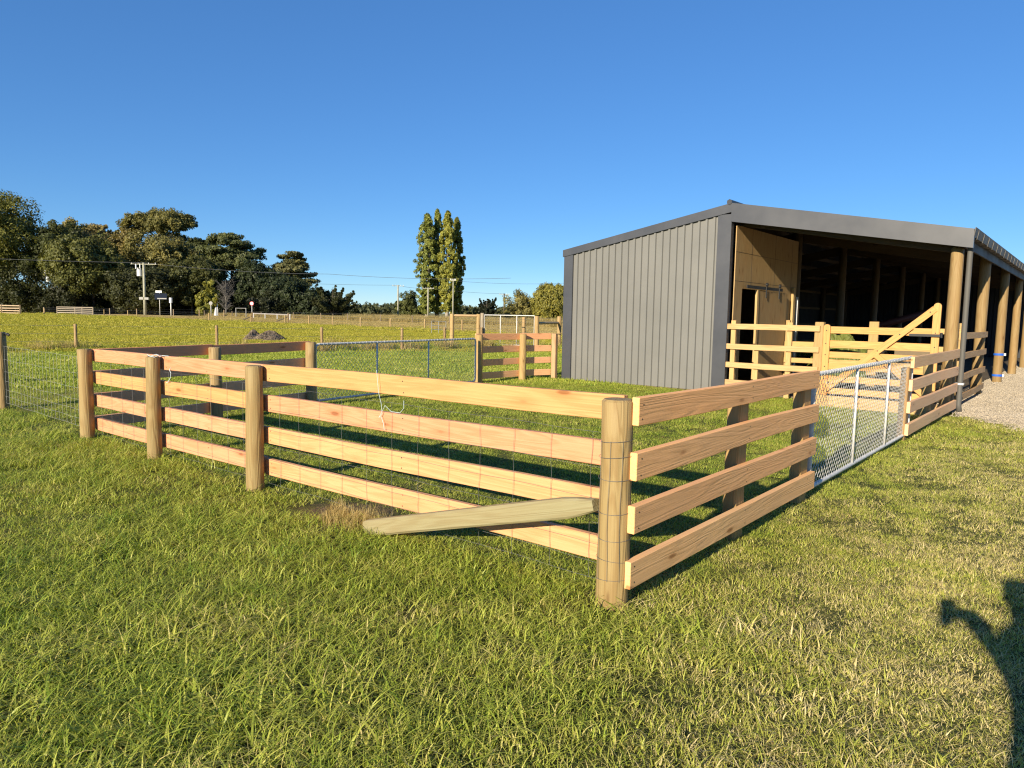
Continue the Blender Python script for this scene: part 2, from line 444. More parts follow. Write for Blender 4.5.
# ---------------------------------------------------------------- pen: front fence
HW = [.06, .16, .27, .40, .55, .74, .95]     # heights of the netting wires
def netting(root, a, b, z_off=0, wob=.006, step=.15, r=.0012, rings=None, name='wire_netting', mat=None):
    a, b = Vector(a), Vector(b); d = b-a; L = d.length; d.normalize(); n = Vector((-d.y, d.x, 0))
    mb = MB()
    for h in HW:
        k = max(4, int(L/.15)); ph = rnd.random()*6
        mb.tube([a + d*(L*i/k) + Vector((0, 0, h+z_off+.004*math.sin(i*.9+ph))) + n*.002*math.sin(i*1.7+ph) for i in range(k+1)], r, 4, cap=False)
    x = step*.5
    while x < L:
        pts = []; s0 = rnd.uniform(-.006, .006)
        for i, h in enumerate(HW):
            pts.append(a + d*(x + s0 + rnd.uniform(-wob, wob)) + Vector((0, 0, h+z_off)) + n*.003)
            if i < len(HW)-1: pts.append(a + d*(x + s0 + rnd.uniform(-wob, wob)) + Vector((0, 0, (h+HW[i+1])/2+z_off)) + n*.003)
        mb.tube(pts, r, 4, cap=False)
        x += step
    for (cx, cy, rr) in (rings or []):
        for h in HW[1:]+[.86]:
            ph = rnd.random()*6
            mb.tube([(cx+rr*math.cos(q/20*2*math.pi), cy+rr*math.sin(q/20*2*math.pi), h+z_off+.01*math.sin(q*.31+ph)) for q in range(21)], r, 4, cap=False)
        for q in (2.6, 3.3, 4.0):
            mb.tube([(cx+rr*math.cos(q+.05*math.sin(h*9)), cy+rr*math.sin(q+.05*math.sin(h*9)), h+z_off) for h in (.16, .3, .45, .6, .75, .95)], r, 4, cap=False)
    return mb.build(name, mat or M['wire'], root)

PY_ = [0, 3.806, 5.818, 7.685]
ff = thing('rail_fence', (0, 3.8, 0), 'bright new timber pen fence with wire netting and a slanting stay, nearest the camera', 'fence')
post(ff, -.055, -.01, 1.225, .091, GREENISH)
for i, yy in enumerate(PY_[1:]): post(ff, 0, yy, (1.185, 1.165, 1.165)[i], (.079, .075, .083)[i], (.39, .30, .13))
rowz = [1.105, .825, .535, .245]
DZ = [0, -.04, -.058, -.072]      # the ground falls away a little to the left
cols = [[YEL, PINK, (.83, .455, .21), (.83, .45, .215)], [PINK, YEL, PINK, PINK], [PINK, YEL, PINK, PINK]]
for b_ in range(3):
    y0, y1 = PY_[b_], PY_[b_+1]
    if b_ == 0: y0 += .035
    for k in range(4):
        beam(ff, (.115, y0+.004, rowz[k]+DZ[b_]+rnd.uniform(-.005, .005)), (.115, y1-.004, rowz[k]+DZ[b_+1]+rnd.uniform(-.005, .005)), .15, .045, cols[b_][k], nails=(.10, y1-y0-.11, (y1-y0)*.5))
netting(ff, (.086, .09, 0), (.086, 7.62, 0), step=.30, rings=[(-.055, -.01, .0975)])
# stay: split half-round strut from the ground up to the corner post
st = MB()
a, b = Vector((-.135, 2.05, .035)), Vector((-.118, .07, .575))
d = (b-a).normalized(); up = Vector((0, 0, 1)); up = (up - d*up.dot(d)).normalized(); sd = d.cross(up)
sec = [(-.035, -.052), (-.005, -.064), (.030, -.060), (.040, -.046), (.040, .046), (.030, .060), (-.005, .064), (-.035, .052)]
L = (b-a).length; rowsv = []
for t, sc in ((0, .90), (.01, .97), (.05, .99), (.3, .99), (.6, 1), (.90, 1), (.95, .84), (1, .55)):
    wv = .006*math.sin(t*9)
    off = up*(.0)
    rowsv.append([a + d*(L*t) + off + sd*(s_+wv) + up*(z_*sc) for s_, z_ in sec])
n = len(sec)
st.add([p for row in rowsv for p in row], [(i*n+j, i*n+(j+1) % n, (i+1)*n+(j+1) % n, (i+1)*n+j) for i in range(len(rowsv)-1) for j in range(n)] + [tuple(range(n))[::-1], tuple(range((len(rowsv)-1)*n, len(rowsv)*n))])
def reorient(o, X):
    """give a mesh a local frame whose X runs along the grain"""
    X = Vector(X).normalized(); Z = Vector((0,0,1)); Z = (Z - X*Z.dot(X)).normalized(); Y = Z.cross(X)
    rot = Matrix((X, Y, Z)).transposed(); w = WLOC[o.name]
    o.data.transform(rot.transposed().to_4x4()); o.rotation_euler = rot.to_euler(); WROT[o.name] = rot
sto = st.build('stay', M['rail'], ff, color=(.37, .345, .19)); reorient(sto, d)
sto['label'] = 'pale greenish slanting stay with pointed ends'

# twine
mb = MB()
mb.tube([(.075, 2.20, 1.19), (.07, 2.19, 1.17), (.07, 2.17, 1.02), (.07, 2.14, .94), (.07, 2.13, .86), (.065, 2.16, .83), (.065, 2.09, .93), (.065, 2.02, .89), (.065, 1.92, .89), (.065, 1.88, .93), (.07, 1.885, .985)], .0016, 5)
mb.tube([(.068, 2.14, .84), (.066, 2.11, .79), (.066, 2.10, .74)], .0016, 5)
tag(mb.build('baling_twine', M['twine']), 'pale blue baling twine tied to the netting under a top rail', 'twine', None)
mb = MB()
mb.tube([(.02+.06*math.cos(q*.7), 5.82+.09*math.sin(q*.7), 1.122+.012*math.sin(q*1.9)) for q in range(10)] + [(.07, 5.74, 1.125), (.10, 5.66, 1.124), (.14, 5.63, 1.05), (.078, 5.60, .98), (.07, 5.55, .95), (.07, 5.56, .90), (.07, 5.62, .85), (.075, 5.67, .84)], .003, 5)
tag(mb.build('baling_twine', M['twine']), 'white twine looped over a round post top of the netted pen fence', 'twine', None)

# ---------------------------------------------------------------- pen: right side run
rf = thing('rail_fence', (1.6, -.1, 0), 'short run of four rough brown rails from the wired corner post to the mesh gate', 'fence')
rz = [1.085, .785, .482, .172]
for k in range(4):
    beam(rf, (-.045 - .012*k, -.118, rz[k]+.027), (3.20+.015*(k % 2), -.112, rz[k]+.012), .156, .046, [(.95, .50, .20), (.90, .50, .21), (.92, .51, .22), (.92, .55, .24)][k], mat='rough_rail', nails=(.045, 1.64, 3.09))
beam(rf, (1.60, -.035, -.05), (1.60, -.035, 1.10), .17, .10, (.50, .36, .15), 'post', up=(1, 0, 0), ch=.012)
beam(rf, (3.05, -.035, -.05), (3.05, -.035, 1.14), .20, .10, (.54, .38, .15), 'post', up=(1, 0, 0), ch=.012)

# ---------------------------------------------------------------- chain link gates
def chain_gate(name, a, b, z0, z1, ups, label, pitch_=.085, r=.021, wr=.0021, bend=False):
    a, b = Vector(a), Vector(b); d = b-a; L = d.length; d.normalize()
    g = thing(name, ((a+b)/2).to_tuple(), label, 'gate', 'galvanised chain link gates of the pen')
    P = lambda x, z: a + d*x + Vector((0, 0, z))
    fr = MB(); c = .07
    loop = [P(c, z0), P(L-c, z0), P(L-.02, z0+.02), P(L, z0+c), P(L, z1-c), P(L-.02, z1-.02), P(L-c, z1), P(c, z1), P(.02, z1-.02), P(0, z1-c), P(0, z0+c), P(.02, z0+.02), P(c, z0)]
    fr.tube(loop, r, 10, cap=False); fr.build('frame', M['galv'], g, True)
    for x in ups: MB().tube([P(x, z0), P(x, z1)], r*.8, 10).build('upright', M['galv'], g, True)
    me = MB(); off = Vector((-d.y, d.x, 0))*.008
    hgt = z1-z0
    x = -hgt
    while x < L:
        for sgn in (1, -1):
            s0, s1 = max(0, -x), min(hgt, L-x)
            if s1-s0 > .02:
                if sgn == 1: p, q = P(x+s0, z0+s0), P(x+s1, z0+s1)
                else: p, q = P(x+s0, z1-s0), P(x+s1, z1-s1)
                k = max(1, int((s1-s0)/.3)); 
                me.tube([p.lerp(q, i/k) + off*sgn*(.4+.4*(i % 2)) for i in range(k+1)], wr, 4, cap=False)
        x += pitch_
    # tie wire spiralled along the top pipe
    me.tube([P(L*i/240, z1) + Vector((0, 0, (r+.004)*math.cos(i*1.3))) + Vector((-d.y, d.x, 0))*(r+.004)*math.sin(i*1.3) for i in range(241)], wr*1.2, 4, cap=False)
    me.build('chain_link_mesh', M['galv'], g)
    return g
chain_gate('chain_link_gate', (3.29, -.06, 0), (7.66, -.06, 0), .075, 1.13, (1.5, 2.98), 'galvanised chain link gate between the rough brown rails and the shed side fence')
chain_gate('chain_link_gate', (3.86, 8.36, 0), (8.66, 9.02, 0), .08, 1.06, (1.55, 3.12), 'galvanised chain link gate across the far side of the pen, beside a wooden post', wr=.0026)

# run between gate and shed
sf = thing('rail_fence', (9.5, -.1, 0), 'short brown rail fence between the mesh gate and the downpipe of the shed', 'fence')
rz2 = [1.07, .765, .46, .165]
for k in range(4):
    beam(sf, (7.40-.03*k, -.112, rz2[k]), (11.38, -.112, rz2[k]), .155, .046, [(.80, .52, .26), (.84, .54, .29), (.84, .54, .30), (.86, .56, .30)][k], mat='rough_rail', nails=(.06, 1.8, 3.8))
beam(sf, (7.42, -.035, -.05), (7.42, -.035, 1.0), .16, .10, (.44, .30, .14), 'post', up=(1, 0, 0), ch=.012)
post(sf, 9.2, -.01, 1.12, .07); post(sf, 11.1, -.01, 1.1, .07)

# ---------------------------------------------------------------- pen: left side run
lf = thing('rail_fence', (1.9, 8.0, 0), 'shaded reddish rail fence along the left side of the pen', 'fence')
def ly(x): return 7.72 + .145*x
for (x, h) in ((1.85, 1.13), (3.68, 1.16)): post(lf, x, ly(x)-.02, h, .085, (.42, .32, .15))
RB = (.86, .38, .18)
for k in range(4):
    for x0, x1 in ((.09, 1.85), (1.86, 3.74)):
        beam(lf, (x0, ly(x0)+.085, rowz[k]-.072), (x1, ly(x1)+.085, rowz[k]-.065), .15, .045, RB if k == 0 else BROWN, mat='rough_rail')
lf2 = thing('rail_fence', (10, 9.0, 0), 'timber rail fence joining the far mesh gate to the corner of the shed', 'fence')
pts2 = [(8.87, 9.10), (10.38, 9.0), (11.33, 8.72)]
for (x, y) in pts2[:2]: post(lf2, x, y, 1.2, .09, (.50, .36, .15))
beam(lf2, (11.30, 8.70, -.05), (11.30, 8.70, 1.16), .13, .10, (.62, .42, .24), 'post', up=(0, 1, 0), ch=.006)
for k in range(4):
    for i in range(2):
        (x0, y0), (x1, y1) = pts2[i], pts2[i+1]
        beam(lf2, (x0, y0+.11, rz[k]), (x1-.02, y1+.11, rz[k]), .155, .045, [(.80, .42, .21), BROWN, BROWN, (.80, .48, .25)][k], mat='rough_rail')

# netting fence running off to the left
nf = thing('netting_fence', (0, 9.6, 0), 'sagging wire netting fence running left from the pen to a dark round post', 'fence')
post(nf, .08, 11.30, 1.27, .09, (.40, .29, .13))
post(nf, -.3, 15.6, 1.25, .085, (.30, .22, .11)); post(nf, -.6, 19.8, 1.25, .085, (.30, .22, .11))
netting(nf, (.02, 7.78, .05), (.10, 11.22, .05), r=.0014, mat=M['netting'])
netting(nf, (.10, 11.38, .05), (-.55, 19.7, .05), r=.0014, mat=M['netting'])
mb = MB(); mb.tube([(.14, 11.24, 1.19), (.16, 11.20, 1.19), (.18, 11.18, 1.17)], .022, 8); mb.build('insulator', M['black'], nf)
mb = MB(); mb.tube([(.05, 7.84, 1.02), (.05, 7.90, 1.02), (.05, 7.95, 1.01)], .022, 8); mb.build('insulator', M['white'], nf)

# ---------------------------------------------------------------- shed
SX, SY0, SYR, SY1, SXE = 11.44, -.16, 4.20, 8.50, 36.6
def zr(y): return 4.03 - .184*abs(y-SYR)
shed = thing('farm_shed', (24, 4.2, 0), 'grey steel farm shed with one clad half and one open half under a low gable', 'shed')
def ribbed(u0, u1, zt, x_of, step=.178, rib=.034):
    """sheet with raised ribs: list of (u, depth)"""
    prof = []; u = u0
    while u < u1:
        for du, dp in ((0, 0), (.095, 0), (.108, rib), (.150, rib), (.163, 0)):
            if u+du <= u1: prof.append((u+du, dp))
        u += step
    prof.append((u1, 0)); return prof
mb = MB(); prof = ribbed(SYR+.26, SY1-.02, None, None)
for i in range(len(prof)-1):
    (y0, d0), (y1, d1) = prof[i], prof[i+1]
    mb.add([(SX-d0, y0, .02), (SX-d1, y1, .02), (SX-d1, y1, zr(y1)-.05), (SX-d0, y0, zr(y0)-.05)], [(0, 3, 2, 1)])
mb.build('gable_cladding', M['clad'], shed)
mb = MB(); mb.box((SX+.012, SYR+.05, 0), (SX+.06, SY1-.02, zr(SY1)-.1)); mb.build('wall_frame', M['dark_steel'], shed)
# corner flashings
mb = MB(); mb.box((SX-.045, SYR-.005, .0), (SX+.10, SYR+.30, zr(SYR)-.20)); mb.build('corner_flashing', M['trim'], shed)
mb = MB(); mb.box((SX-.045, SY1-.235, .0), (SX+.10, SY1+.03, zr(SY1)-.03)); mb.build('corner_flashing', M['trim'], shed)
# barge: narrow on the clad half, deep over the opening
mb = MB(); y0, y1 = SYR, SY1+.06
mb.prism([(SX-.065, y0, zr(y0)+.03), (SX-.065, y1, zr(y1)+.03), (SX-.065, y1, zr(y1)-.14), (SX-.065, y0, zr(y0)-.16)], (.06, 0, 0)); mb.build('barge_flashing', M['trim'], shed)
mb = MB(); y0, y1 = SYR, SY0-.05
mb.prism([(SX-.068, y0, zr(y0)+.03), (SX-.068, y0, zr(y0)-.36), (SX-.068, y1, zr(y1)-.30), (SX-.068, y1, zr(y1)+.03)], (.075, 0, 0)); mb.build('barge_flashing', M['trim'], shed)
mb = MB(); mb.tube([(SX-.08, SYR+.05, zr(SYR)+.05), (SXE, SYR+.05, zr(SYR)+.05)], .06, 6); mb.build('ridge_cap', M['roof'], shed)
# roof sheets
for s_, ye in ((-1, SY0+.03), (1, SY1+.08)):
    mb = MB(); prof = ribbed(SX-.05, SXE, None, None, .2, .03)
    for i in range(len(prof)-1):
        (x0, d0), (x1, d1) = prof[i], prof[i+1]
        a_, b_ = (x0, SYR, zr(SYR)+.005+d0), (x1, SYR, zr(SYR)+.005+d1)
        c_, d_ = (x1, ye, zr(ye)+.005+d1), (x0, ye, zr(ye)+.005+d0)
        mb.add([a_, b_, c_, d_], [(0, 1, 2, 3) if s_ > 0 else (0, 3, 2, 1)])
    mb.build('roof_sheet', M['roof'], shed)
# gutter, brackets, downpipe
mb = MB(); yg = SY0+.06; zg = zr(yg)
sec = [(yg, zg-.02), (yg, zg-.13), (yg-.11, zg-.13), (yg-.135, zg+.035), (yg-.12, zg+.035), (yg-.10, zg-.12), (yg-.01, zg-.12), (yg-.01, zg-.02)]
mb.prism([(SX-.05, y, z) for y, z in sec], (SXE-SX, 0, 0)); gut = mb.build('gutter', M['gutter'], shed)
for i in range(34):
    x = SX+.3+i*.75
    mb = MB(); mb.prism([(x, yg-.137, zg+.037), (x, yg-.139, zg-.03), (x, yg-.115, zg-.145), (x, yg, zg-.14), (x, yg, zg-.135), (x, yg-.11, zg-.135)], (.035, 0, 0)); mb.build('gutter_bracket', M['gutter'], gut)
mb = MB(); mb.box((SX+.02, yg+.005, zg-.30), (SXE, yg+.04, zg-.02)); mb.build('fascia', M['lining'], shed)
mb = MB(); mb.tube([(SX+.06, yg-.05, zg-.10), (SX+.11, -.155, zg-.28), (SX+.12, -.15, zg-.42), (SX+.12, -.15, .14), (SX+.11, -.17, .02)], .045, 14); dp = mb.build('downpipe', M['gutter'], shed, True)
mb = MB(); mb.box((SX+.06, -.21, .5), (SX+.18, -.06, .535)); mb.build('clip', M['galv'], dp)
# poles
PX_ = [11.72, 15.72, 19.95, 24.15, 28.35, 32.5, 36.3]
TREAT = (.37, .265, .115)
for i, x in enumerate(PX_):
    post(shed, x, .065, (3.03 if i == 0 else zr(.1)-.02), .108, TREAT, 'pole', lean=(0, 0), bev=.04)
for x in PX_[1:]:  # inner poles darker than the outer row, interior shade put into colour
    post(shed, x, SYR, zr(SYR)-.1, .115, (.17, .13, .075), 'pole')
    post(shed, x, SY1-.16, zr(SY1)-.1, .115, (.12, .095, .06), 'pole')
for x in PX_:  # rafters and purlins darkened likewise for the shade under the roof
    xx = x+.15
    beam(shed, (xx, .02, zr(.02)-.27), (xx, SYR, zr(SYR)-.27), .26, .06, (.11, .085, .055), 'rafter')
    beam(shed, (xx, SYR, zr(SYR)-.27), (xx, SY1-.1, zr(SY1)-.27), .26, .06, (.11, .085, .055), 'rafter')
for k in range(10):
    y = .12 + k*(SY1-.3)/9
    if abs(y-SYR) < .15: y += .25
    beam(shed, (SX+.03, y, zr(y)-.085), (SXE-.05, y, zr(y)-.085), .13, .045, (.12, .095, .06), 'purlin')
# far walls
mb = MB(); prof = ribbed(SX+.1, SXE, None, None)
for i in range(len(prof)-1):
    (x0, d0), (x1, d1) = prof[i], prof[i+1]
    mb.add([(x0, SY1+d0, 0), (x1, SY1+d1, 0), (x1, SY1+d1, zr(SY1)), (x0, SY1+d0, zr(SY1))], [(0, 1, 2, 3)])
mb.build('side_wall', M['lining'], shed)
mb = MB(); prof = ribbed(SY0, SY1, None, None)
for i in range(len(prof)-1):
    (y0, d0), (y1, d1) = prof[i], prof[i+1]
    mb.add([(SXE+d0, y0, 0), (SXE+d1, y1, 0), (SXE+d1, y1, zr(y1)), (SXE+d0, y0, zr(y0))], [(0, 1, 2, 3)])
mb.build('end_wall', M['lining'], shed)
mb = MB()
for k in range(4): mb.box((15.85, SY1-.07, .6+k*.75), (SXE-.2, SY1-.02, .69+k*.75))
mb.build('girt', M['dark_steel'], shed)
mb = MB(); mb.box((SX+.13, .36, -.1), (SXE-.1, SY1-.1, .03)); mb.build('floor', M['dirt_floor'], shed)
mb = MB(); mb.box((10.66, .0, -.1), (SX+.12, 2.3, .10)); mb.build('concrete_apron', M['conc'], shed)
# plywood partition
py = SYR-.07
pl = MB(); zt = zr(SYR)-.42
pl.box((SX+.11, py, .03), (11.98, py+.02, zt)); pl.box((11.982, py, 2.28), (13.45, py+.02, zt)); pl.box((13.452, py, .03), (15.58, py+.02, zt))
par = pl.build('plywood_partition', M['ply'], shed, color=(.54, .385, .175))
jb = MB()
for z in (1.22, 2.43, 3.05): jb.box((13.46 if z < 2.2 else SX+.12, py-.0025, z), (15.57, py-.0005, z+.006))
for x in (13.93, 15.13): jb.box((x, py-.0025, .04), (x+.006, py-.0005, zt-.01))
jb.box((12.46, py-.0025, 2.31), (12.466, py-.0005, zt-.01))
jb.build('sheet_joint', M['black'], par)
mb = MB(); mb.box((15.60, py+.01, .03), (15.62, SY1-.1, zr(SY1)-.1)); mb.build('cross_partition', M['ply'], shed, color=(.34, .25, .12))
mb = MB(); mb.box((12.66, py-.085, .08), (14.66, py-.06, 2.26)); door = mb.build('sliding_door', M['ply'], shed, color=(.47, .33, .145))
beam(door, (12.69, py-.075, .08), (12.69, py-.075, 2.27), .11, .05, (.62, .45, .20), 'stile', up=(1, 0, 0))
mb = MB(); mb.box((12.02, py-.10, 2.29), (14.28, py-.085, 2.36)); mb.build('track', M['black'], door)
for x in (13.16, 14.02):
    mb = MB(); mb.box((x-.022, py-.118, 2.10), (x+.022, py-.104, 2.42)); mb.tube([(x, py-.14, 2.41), (x, py-.10, 2.41)], .045, 14); mb.build('hanger', M['black'], door)
beam(shed, (15.25, py-.04, .03), (15.25, py-.04, 2.42), .14, .06, (.64, .47, .20), 'stud', up=(1, 0, 0))
mb = MB(); mb.box((15.585, py-.05, .03), (15.625, py-.005, 2.2)); mb.build('edge_strip', M['white'], shed)

# ---------------------------------------------------------------- stock rails at the shed opening
yf = thing('rail_fence', (11.36, 3.3, 0), 'pale pine rails fixed across the shed opening in front of the plywood wall', 'fence')
xf = 11.30
for k, z in enumerate((1.45, 1.03, .635, .255)):
    beam(yf, (xf, 4.14, z), (xf, 2.24, z), .115, .04, (.68, .47, .215) if k < 3 else (.58, .40, .19))
for y, h, w in ((4.02, 1.58, .10), (3.50, .98, .09), (2.84, 1.56, .10)):
    beam(yf, (xf+.055, y, .0), (xf+.055, y, h), w, .06, (.66, .47, .20), 'post', up=(0, 1, 0))
beam(yf, (xf+.09, 2.27, -.05), (xf+.09, 2.27, 1.58), .17, .12, (.50, .36, .15), 'post', up=(0, 1, 0), ch=.01)
gt = thing('farm_gate', (xf, 1.2, 0), 'pine farm gate with one tall stile and a long diagonal brace', 'gate')
GY0, GY1 = 2.11, .25; GC = (.76, .45, .155)
beam(gt, (xf, GY0, .15), (xf, GY0, 1.54), .125, .05, GC, 'stile', up=(0, 1, 0), round_end=True)
beam(gt, (xf, GY1, .15), (xf, GY1, 1.96), .125, .05, GC, 'stile', up=(0, 1, 0), round_end=True)
for z in (1.42, 1.165, .945, .715, .475, .235):
    beam(gt, (xf+.03, GY0-.05, z), (xf+.03, GY1+.05, z), .118, .03, GC)
beam(gt, (xf-.036, GY1+.03, 1.86), (xf-.036, GY0-.04, .26), .115, .03, GC, 'diagonal_brace')
beam(gt, (xf-.037, 1.22, 1.0), (xf-.037, GY1+.08, .26), .10, .028, GC, 'diagonal_brace')
mb = MB(); mb.box((xf-.072, .16, 1.355), (xf-.054, .66, 1.40)); mb.tube([(xf-.065, .15, 1.34), (xf-.065, .15, 1.43)], .022, 8); mb.build('hinge_strap', M['black'], gt)
mb = MB()
for t in (.04, .3, .5, .7, .92):
    p = Vector((xf-.052, GY1+.03, 1.86)).lerp(Vector((xf-.052, GY0-.04, .26)), t); mb.tube([p, p+Vector((-.006, 0, 0))], .012, 8)
for z in (1.42, 1.165, .945, .715, .475, .235):
    for y in (GY0, GY1): mb.tube([(xf-.025, y, z), (xf-.031, y, z)], .011, 8)
mb.build('bolt', M['black'], gt)
eb = thing('edging_board', (10.5, 1.2, 0), 'long pine board edging the concrete step below the farm gate', 'board')
beam(eb, (10.62, 2.34, .10), (10.62, -.02, .10), .215, .05, (.62, .43, .19), 'board')
inf = thing('rail_fence', (14.6, 2.2, 0), 'inner stock rails standing inside the shed behind the farm gate', 'fence')
for z in (1.41, 1.02, .62, .22): beam(inf, (14.6, 4.02, z), (14.6, .25, z), .12, .04, (.66, .46, .18))
for y in (3.98, 2.02, .32): beam(inf, (14.66, y, .0), (14.66, y, 1.60), .20 if y == 2.02 else .1, .08, (.56, .40, .17), 'post', up=(0, 1, 0))
sr = thing('rail_fence', (13.7, -.05, 0), 'four light rails between the first two outer poles of the shed, beyond the downpipe', 'fence')
for z in (1.36, .98, .58, .19): beam(sr, (11.86, -.055, z), (15.83, -.055, z), .125, .042, (.66, .44, .20))

# blue straps on the third outer pole
for z, lb in ((.74, 'blue webbing strap buckled round the third outer pole, upper of the two'), (.17, 'blue webbing strap buckled round the third outer pole, close to the gravel')):
    mb = MB(); n = 24; rr = .122
    for i in range(n):
        q0, q1 = 2*math.pi*i/n, 2*math.pi*(i+1)/n
        c0, s0, c1, s1 = math.cos(q0), math.sin(q0), math.cos(q1), math.sin(q1); X, Y = PX_[2], .065
        mb.add([(X+rr*c0, Y+rr*s0, z), (X+rr*c1, Y+rr*s1, z), (X+rr*c1, Y+rr*s1, z+.055), (X+rr*c0, Y+rr*s0, z+.055)], [(0, 1, 2, 3)])
        mb.add([(X+(rr-.006)*c0, Y+(rr-.006)*s0, z), (X+(rr-.006)*c1, Y+(rr-.006)*s1, z), (X+(rr-.006)*c1, Y+(rr-.006)*s1, z+.055), (X+(rr-.006)*c0, Y+(rr-.006)*s0, z+.055)], [(3, 2, 1, 0)])
    s_t = mb.build('blue_strap', M['blue']); tag(s_t, lb, 'strap', 'blue straps round a shed pole')
    mb = MB(); mb.box((PX_[2]-.05, -.10, z-.006), (PX_[2]+.03, -.055, z+.062)); mb.build('buckle', M['galv'], s_t)

# machine in the dark of the shed
mc = thing('farm_implement', (18.3, 1.6, 0), 'shadowed farm implement with spoked wheels and a dull red boom inside the shed', 'machine')
def wheel(x, y, r, par):
    w = MB(); n = 28
    ring = []
    for i in range(n+1):
        q = 2*math.pi*i/n; ring.append((x+(r-.05)*math.cos(q), y, r+(r-.05)*math.sin(q)))
    w.tube(ring, .05, 8, cap=False); ty = w.build('wheel', M['tyre'], par, True)
    rm = MB(); rm.tube([(x+(r-.11)*math.cos(2*math.pi*i/n), y, r+(r-.11)*math.sin(2*math.pi*i/n)) for i in range(n+1)], .022, 6, cap=False)
    for i in range(8):
        q = 2*math.pi*i/8; rm.tube([(x, y, r), (x+(r-.11)*math.cos(q), y, r+(r-.11)*math.sin(q))], .012, 5)
    rm.tube([(x, y-.06, r), (x, y+.06, r)], .05, 10); rm.build('rim', M['rim'], ty, True)
wheel(17.35, .62, .43, mc); wheel(17.35, 2.35, .43, mc)
mb = MB(); mb.box((17.0, .85, .45), (19.6, 2.15, .62)); mb.box((17.1, .95, .62), (18.3, 2.05, 1.0)); mb.tube([(17.35, .6, .43), (17.35, 2.4, .43)], .035, 8)
mb.build('chassis', M['dark_steel'], mc)
mb = MB(); mb.tube([(17.6, 3.0, 1.35), (18.2, 1.3, 1.95)], .09, 8); mb.tube([(18.2, 1.3, 1.95), (18.2, 1.4, .6)], .05, 8); mb.tube([(17.8, 2.4, 1.5), (18.0, 2.0, .6)], .05, 8); mb.build('boom', M['red'], mc, True)
mb = MB(); mb.tube([(18.4, 1.05, 1.98), (18.7, .95, 2.1), (18.9, .95, 1.6), (18.9, .95, .62)], .03, 8); mb.build('hose', M['tyre'], mc, True)
def heap(name, x, y, rx, ry, h, mat, label, cat, seed, lump=.25, res=40):
    g = random.Random(seed); vs = []; fs = []; n = res
    ph = [(g.uniform(2, 9), g.uniform(2, 9), g.uniform(0, 6), g.uniform(0, 6)) for _ in range(8)]
    for i in range(n+1):
        for j in range(n+1):
            u, v = i/n*2-1, j/n*2-1
            d_ = math.hypot(u, v); e = max(0, 1-d_**2)**.8
            z = e*(1 + lump*sum(math.sin(a*u+p)*math.sin(b*v+q) for a, b, p, q in ph)/3) + (g.uniform(-.04, .04) if e > 0 else 0)
            vs.append((u*rx, v*ry, max(-.02, z*h)))
    for i in range(n):
        for j in range(n): fs.append((i*(n+1)+j, (i+1)*(n+1)+j, (i+1)*(n+1)+j+1, i*(n+1)+j+1))
    me = bpy.data.meshes.new(name); me.from_pydata(vs, [], fs); me.materials.append(mat); me.update()
    return tag(put(name, me, None, (x, y, T(x, y)+(.03 if cat == 'tarpaulin' else 0))), label, cat)
heap('tarpaulin', 16.9, 3.3, .9, .9, 1.25, M['green_paint'], 'dull green tarpaulin heap in the dark shed behind the inner stock rails', 'tarpaulin', 3)

# ---------------------------------------------------------------- paddock fences and gates
def simple_post(root, x, y, h, r, color, name='post'):
    return post(root, x, y, h, r, color, name, z0=T(x, y)-.03, n=8, bev=.008)
def wire_fence(label, pts, h, r, wires=(.3, .6, .9), color=(.42, .31, .15), wr=.004, group=None):
    root = thing('wire_fence', (pts[0][0], pts[0][1], T(*pts[0])), label, 'fence', group)
    for p in pts: simple_post(root, p[0], p[1], h if len(p) < 3 else p[2], r, color)
    mb = MB()
    for w in wires: mb.tube([(p[0], p[1]-.06, T(p[0], p[1])+h*w) for p in pts], wr, 4, cap=False)
    mb.build('wire', M['wire'], root)
    return root
wire_fence('thin post and wire fence crossing the grass just beyond the pen', [(3.2, 31.5), (6.98, 28.1), (11.18, 25.41), (13.76, 21.99), (16.97, 20.83), (19.6, 20.9), (22.2, 21.0)], 1.02, .06)
wire_fence('row of short posts and wire between the green paddock and the tan field', [(37.8, 129.8), (43.9, 122.3), (42.0, 108.8), (41.0, 83.1), (41.0, 73.6), (42.4, 68.8), (42.9, 65), (42.7, 60.5), (42, 55), (41.9, 50.4), (42.6, 46.4), (43.3, 42.3), (43.4, 36), (43.5, 30), (43.6, 22)], 1.1, .07, (.25, .5, .75, .95), (.50, .38, .18))
wire_fence('farthest wire fence standing in front of the dry roadside grass', [(62, 125), (62.3, 115.8), (63.8, 109), (66.2, 103.1), (65.9, 95), (65.7, 87.9), (65.6, 80), (65.2, 72.7), (65.6, 65.8), (66.9, 58), (68.5, 49.6), (69, 42), (69, 30), (69, 15)], 1.15, .06, (.25, .5, .75, .95), (.34, .29, .20), .006)
# little strainer posts with stays
for (x, y, lb) in ((45.5, 80.8, 'dark strainer post with a low stay beyond the dirt heap, farther from the poplars'), (48.3, 77.2, 'dark strainer post with a low stay beyond the dirt heap, closer to the poplars')):
    t_ = thing('strainer_post', (x, y, T(x, y)), lb, 'post', 'strainer posts in the paddock')
    simple_post(t_, x, y, 1.25, .09, (.30, .22, .12))
    MB().tube([(x, y, T(x, y)+.75), (x-.9, y+1.7, T(x, y)+.03)], .07, 8).build('stay', M['bark'], t_, True)
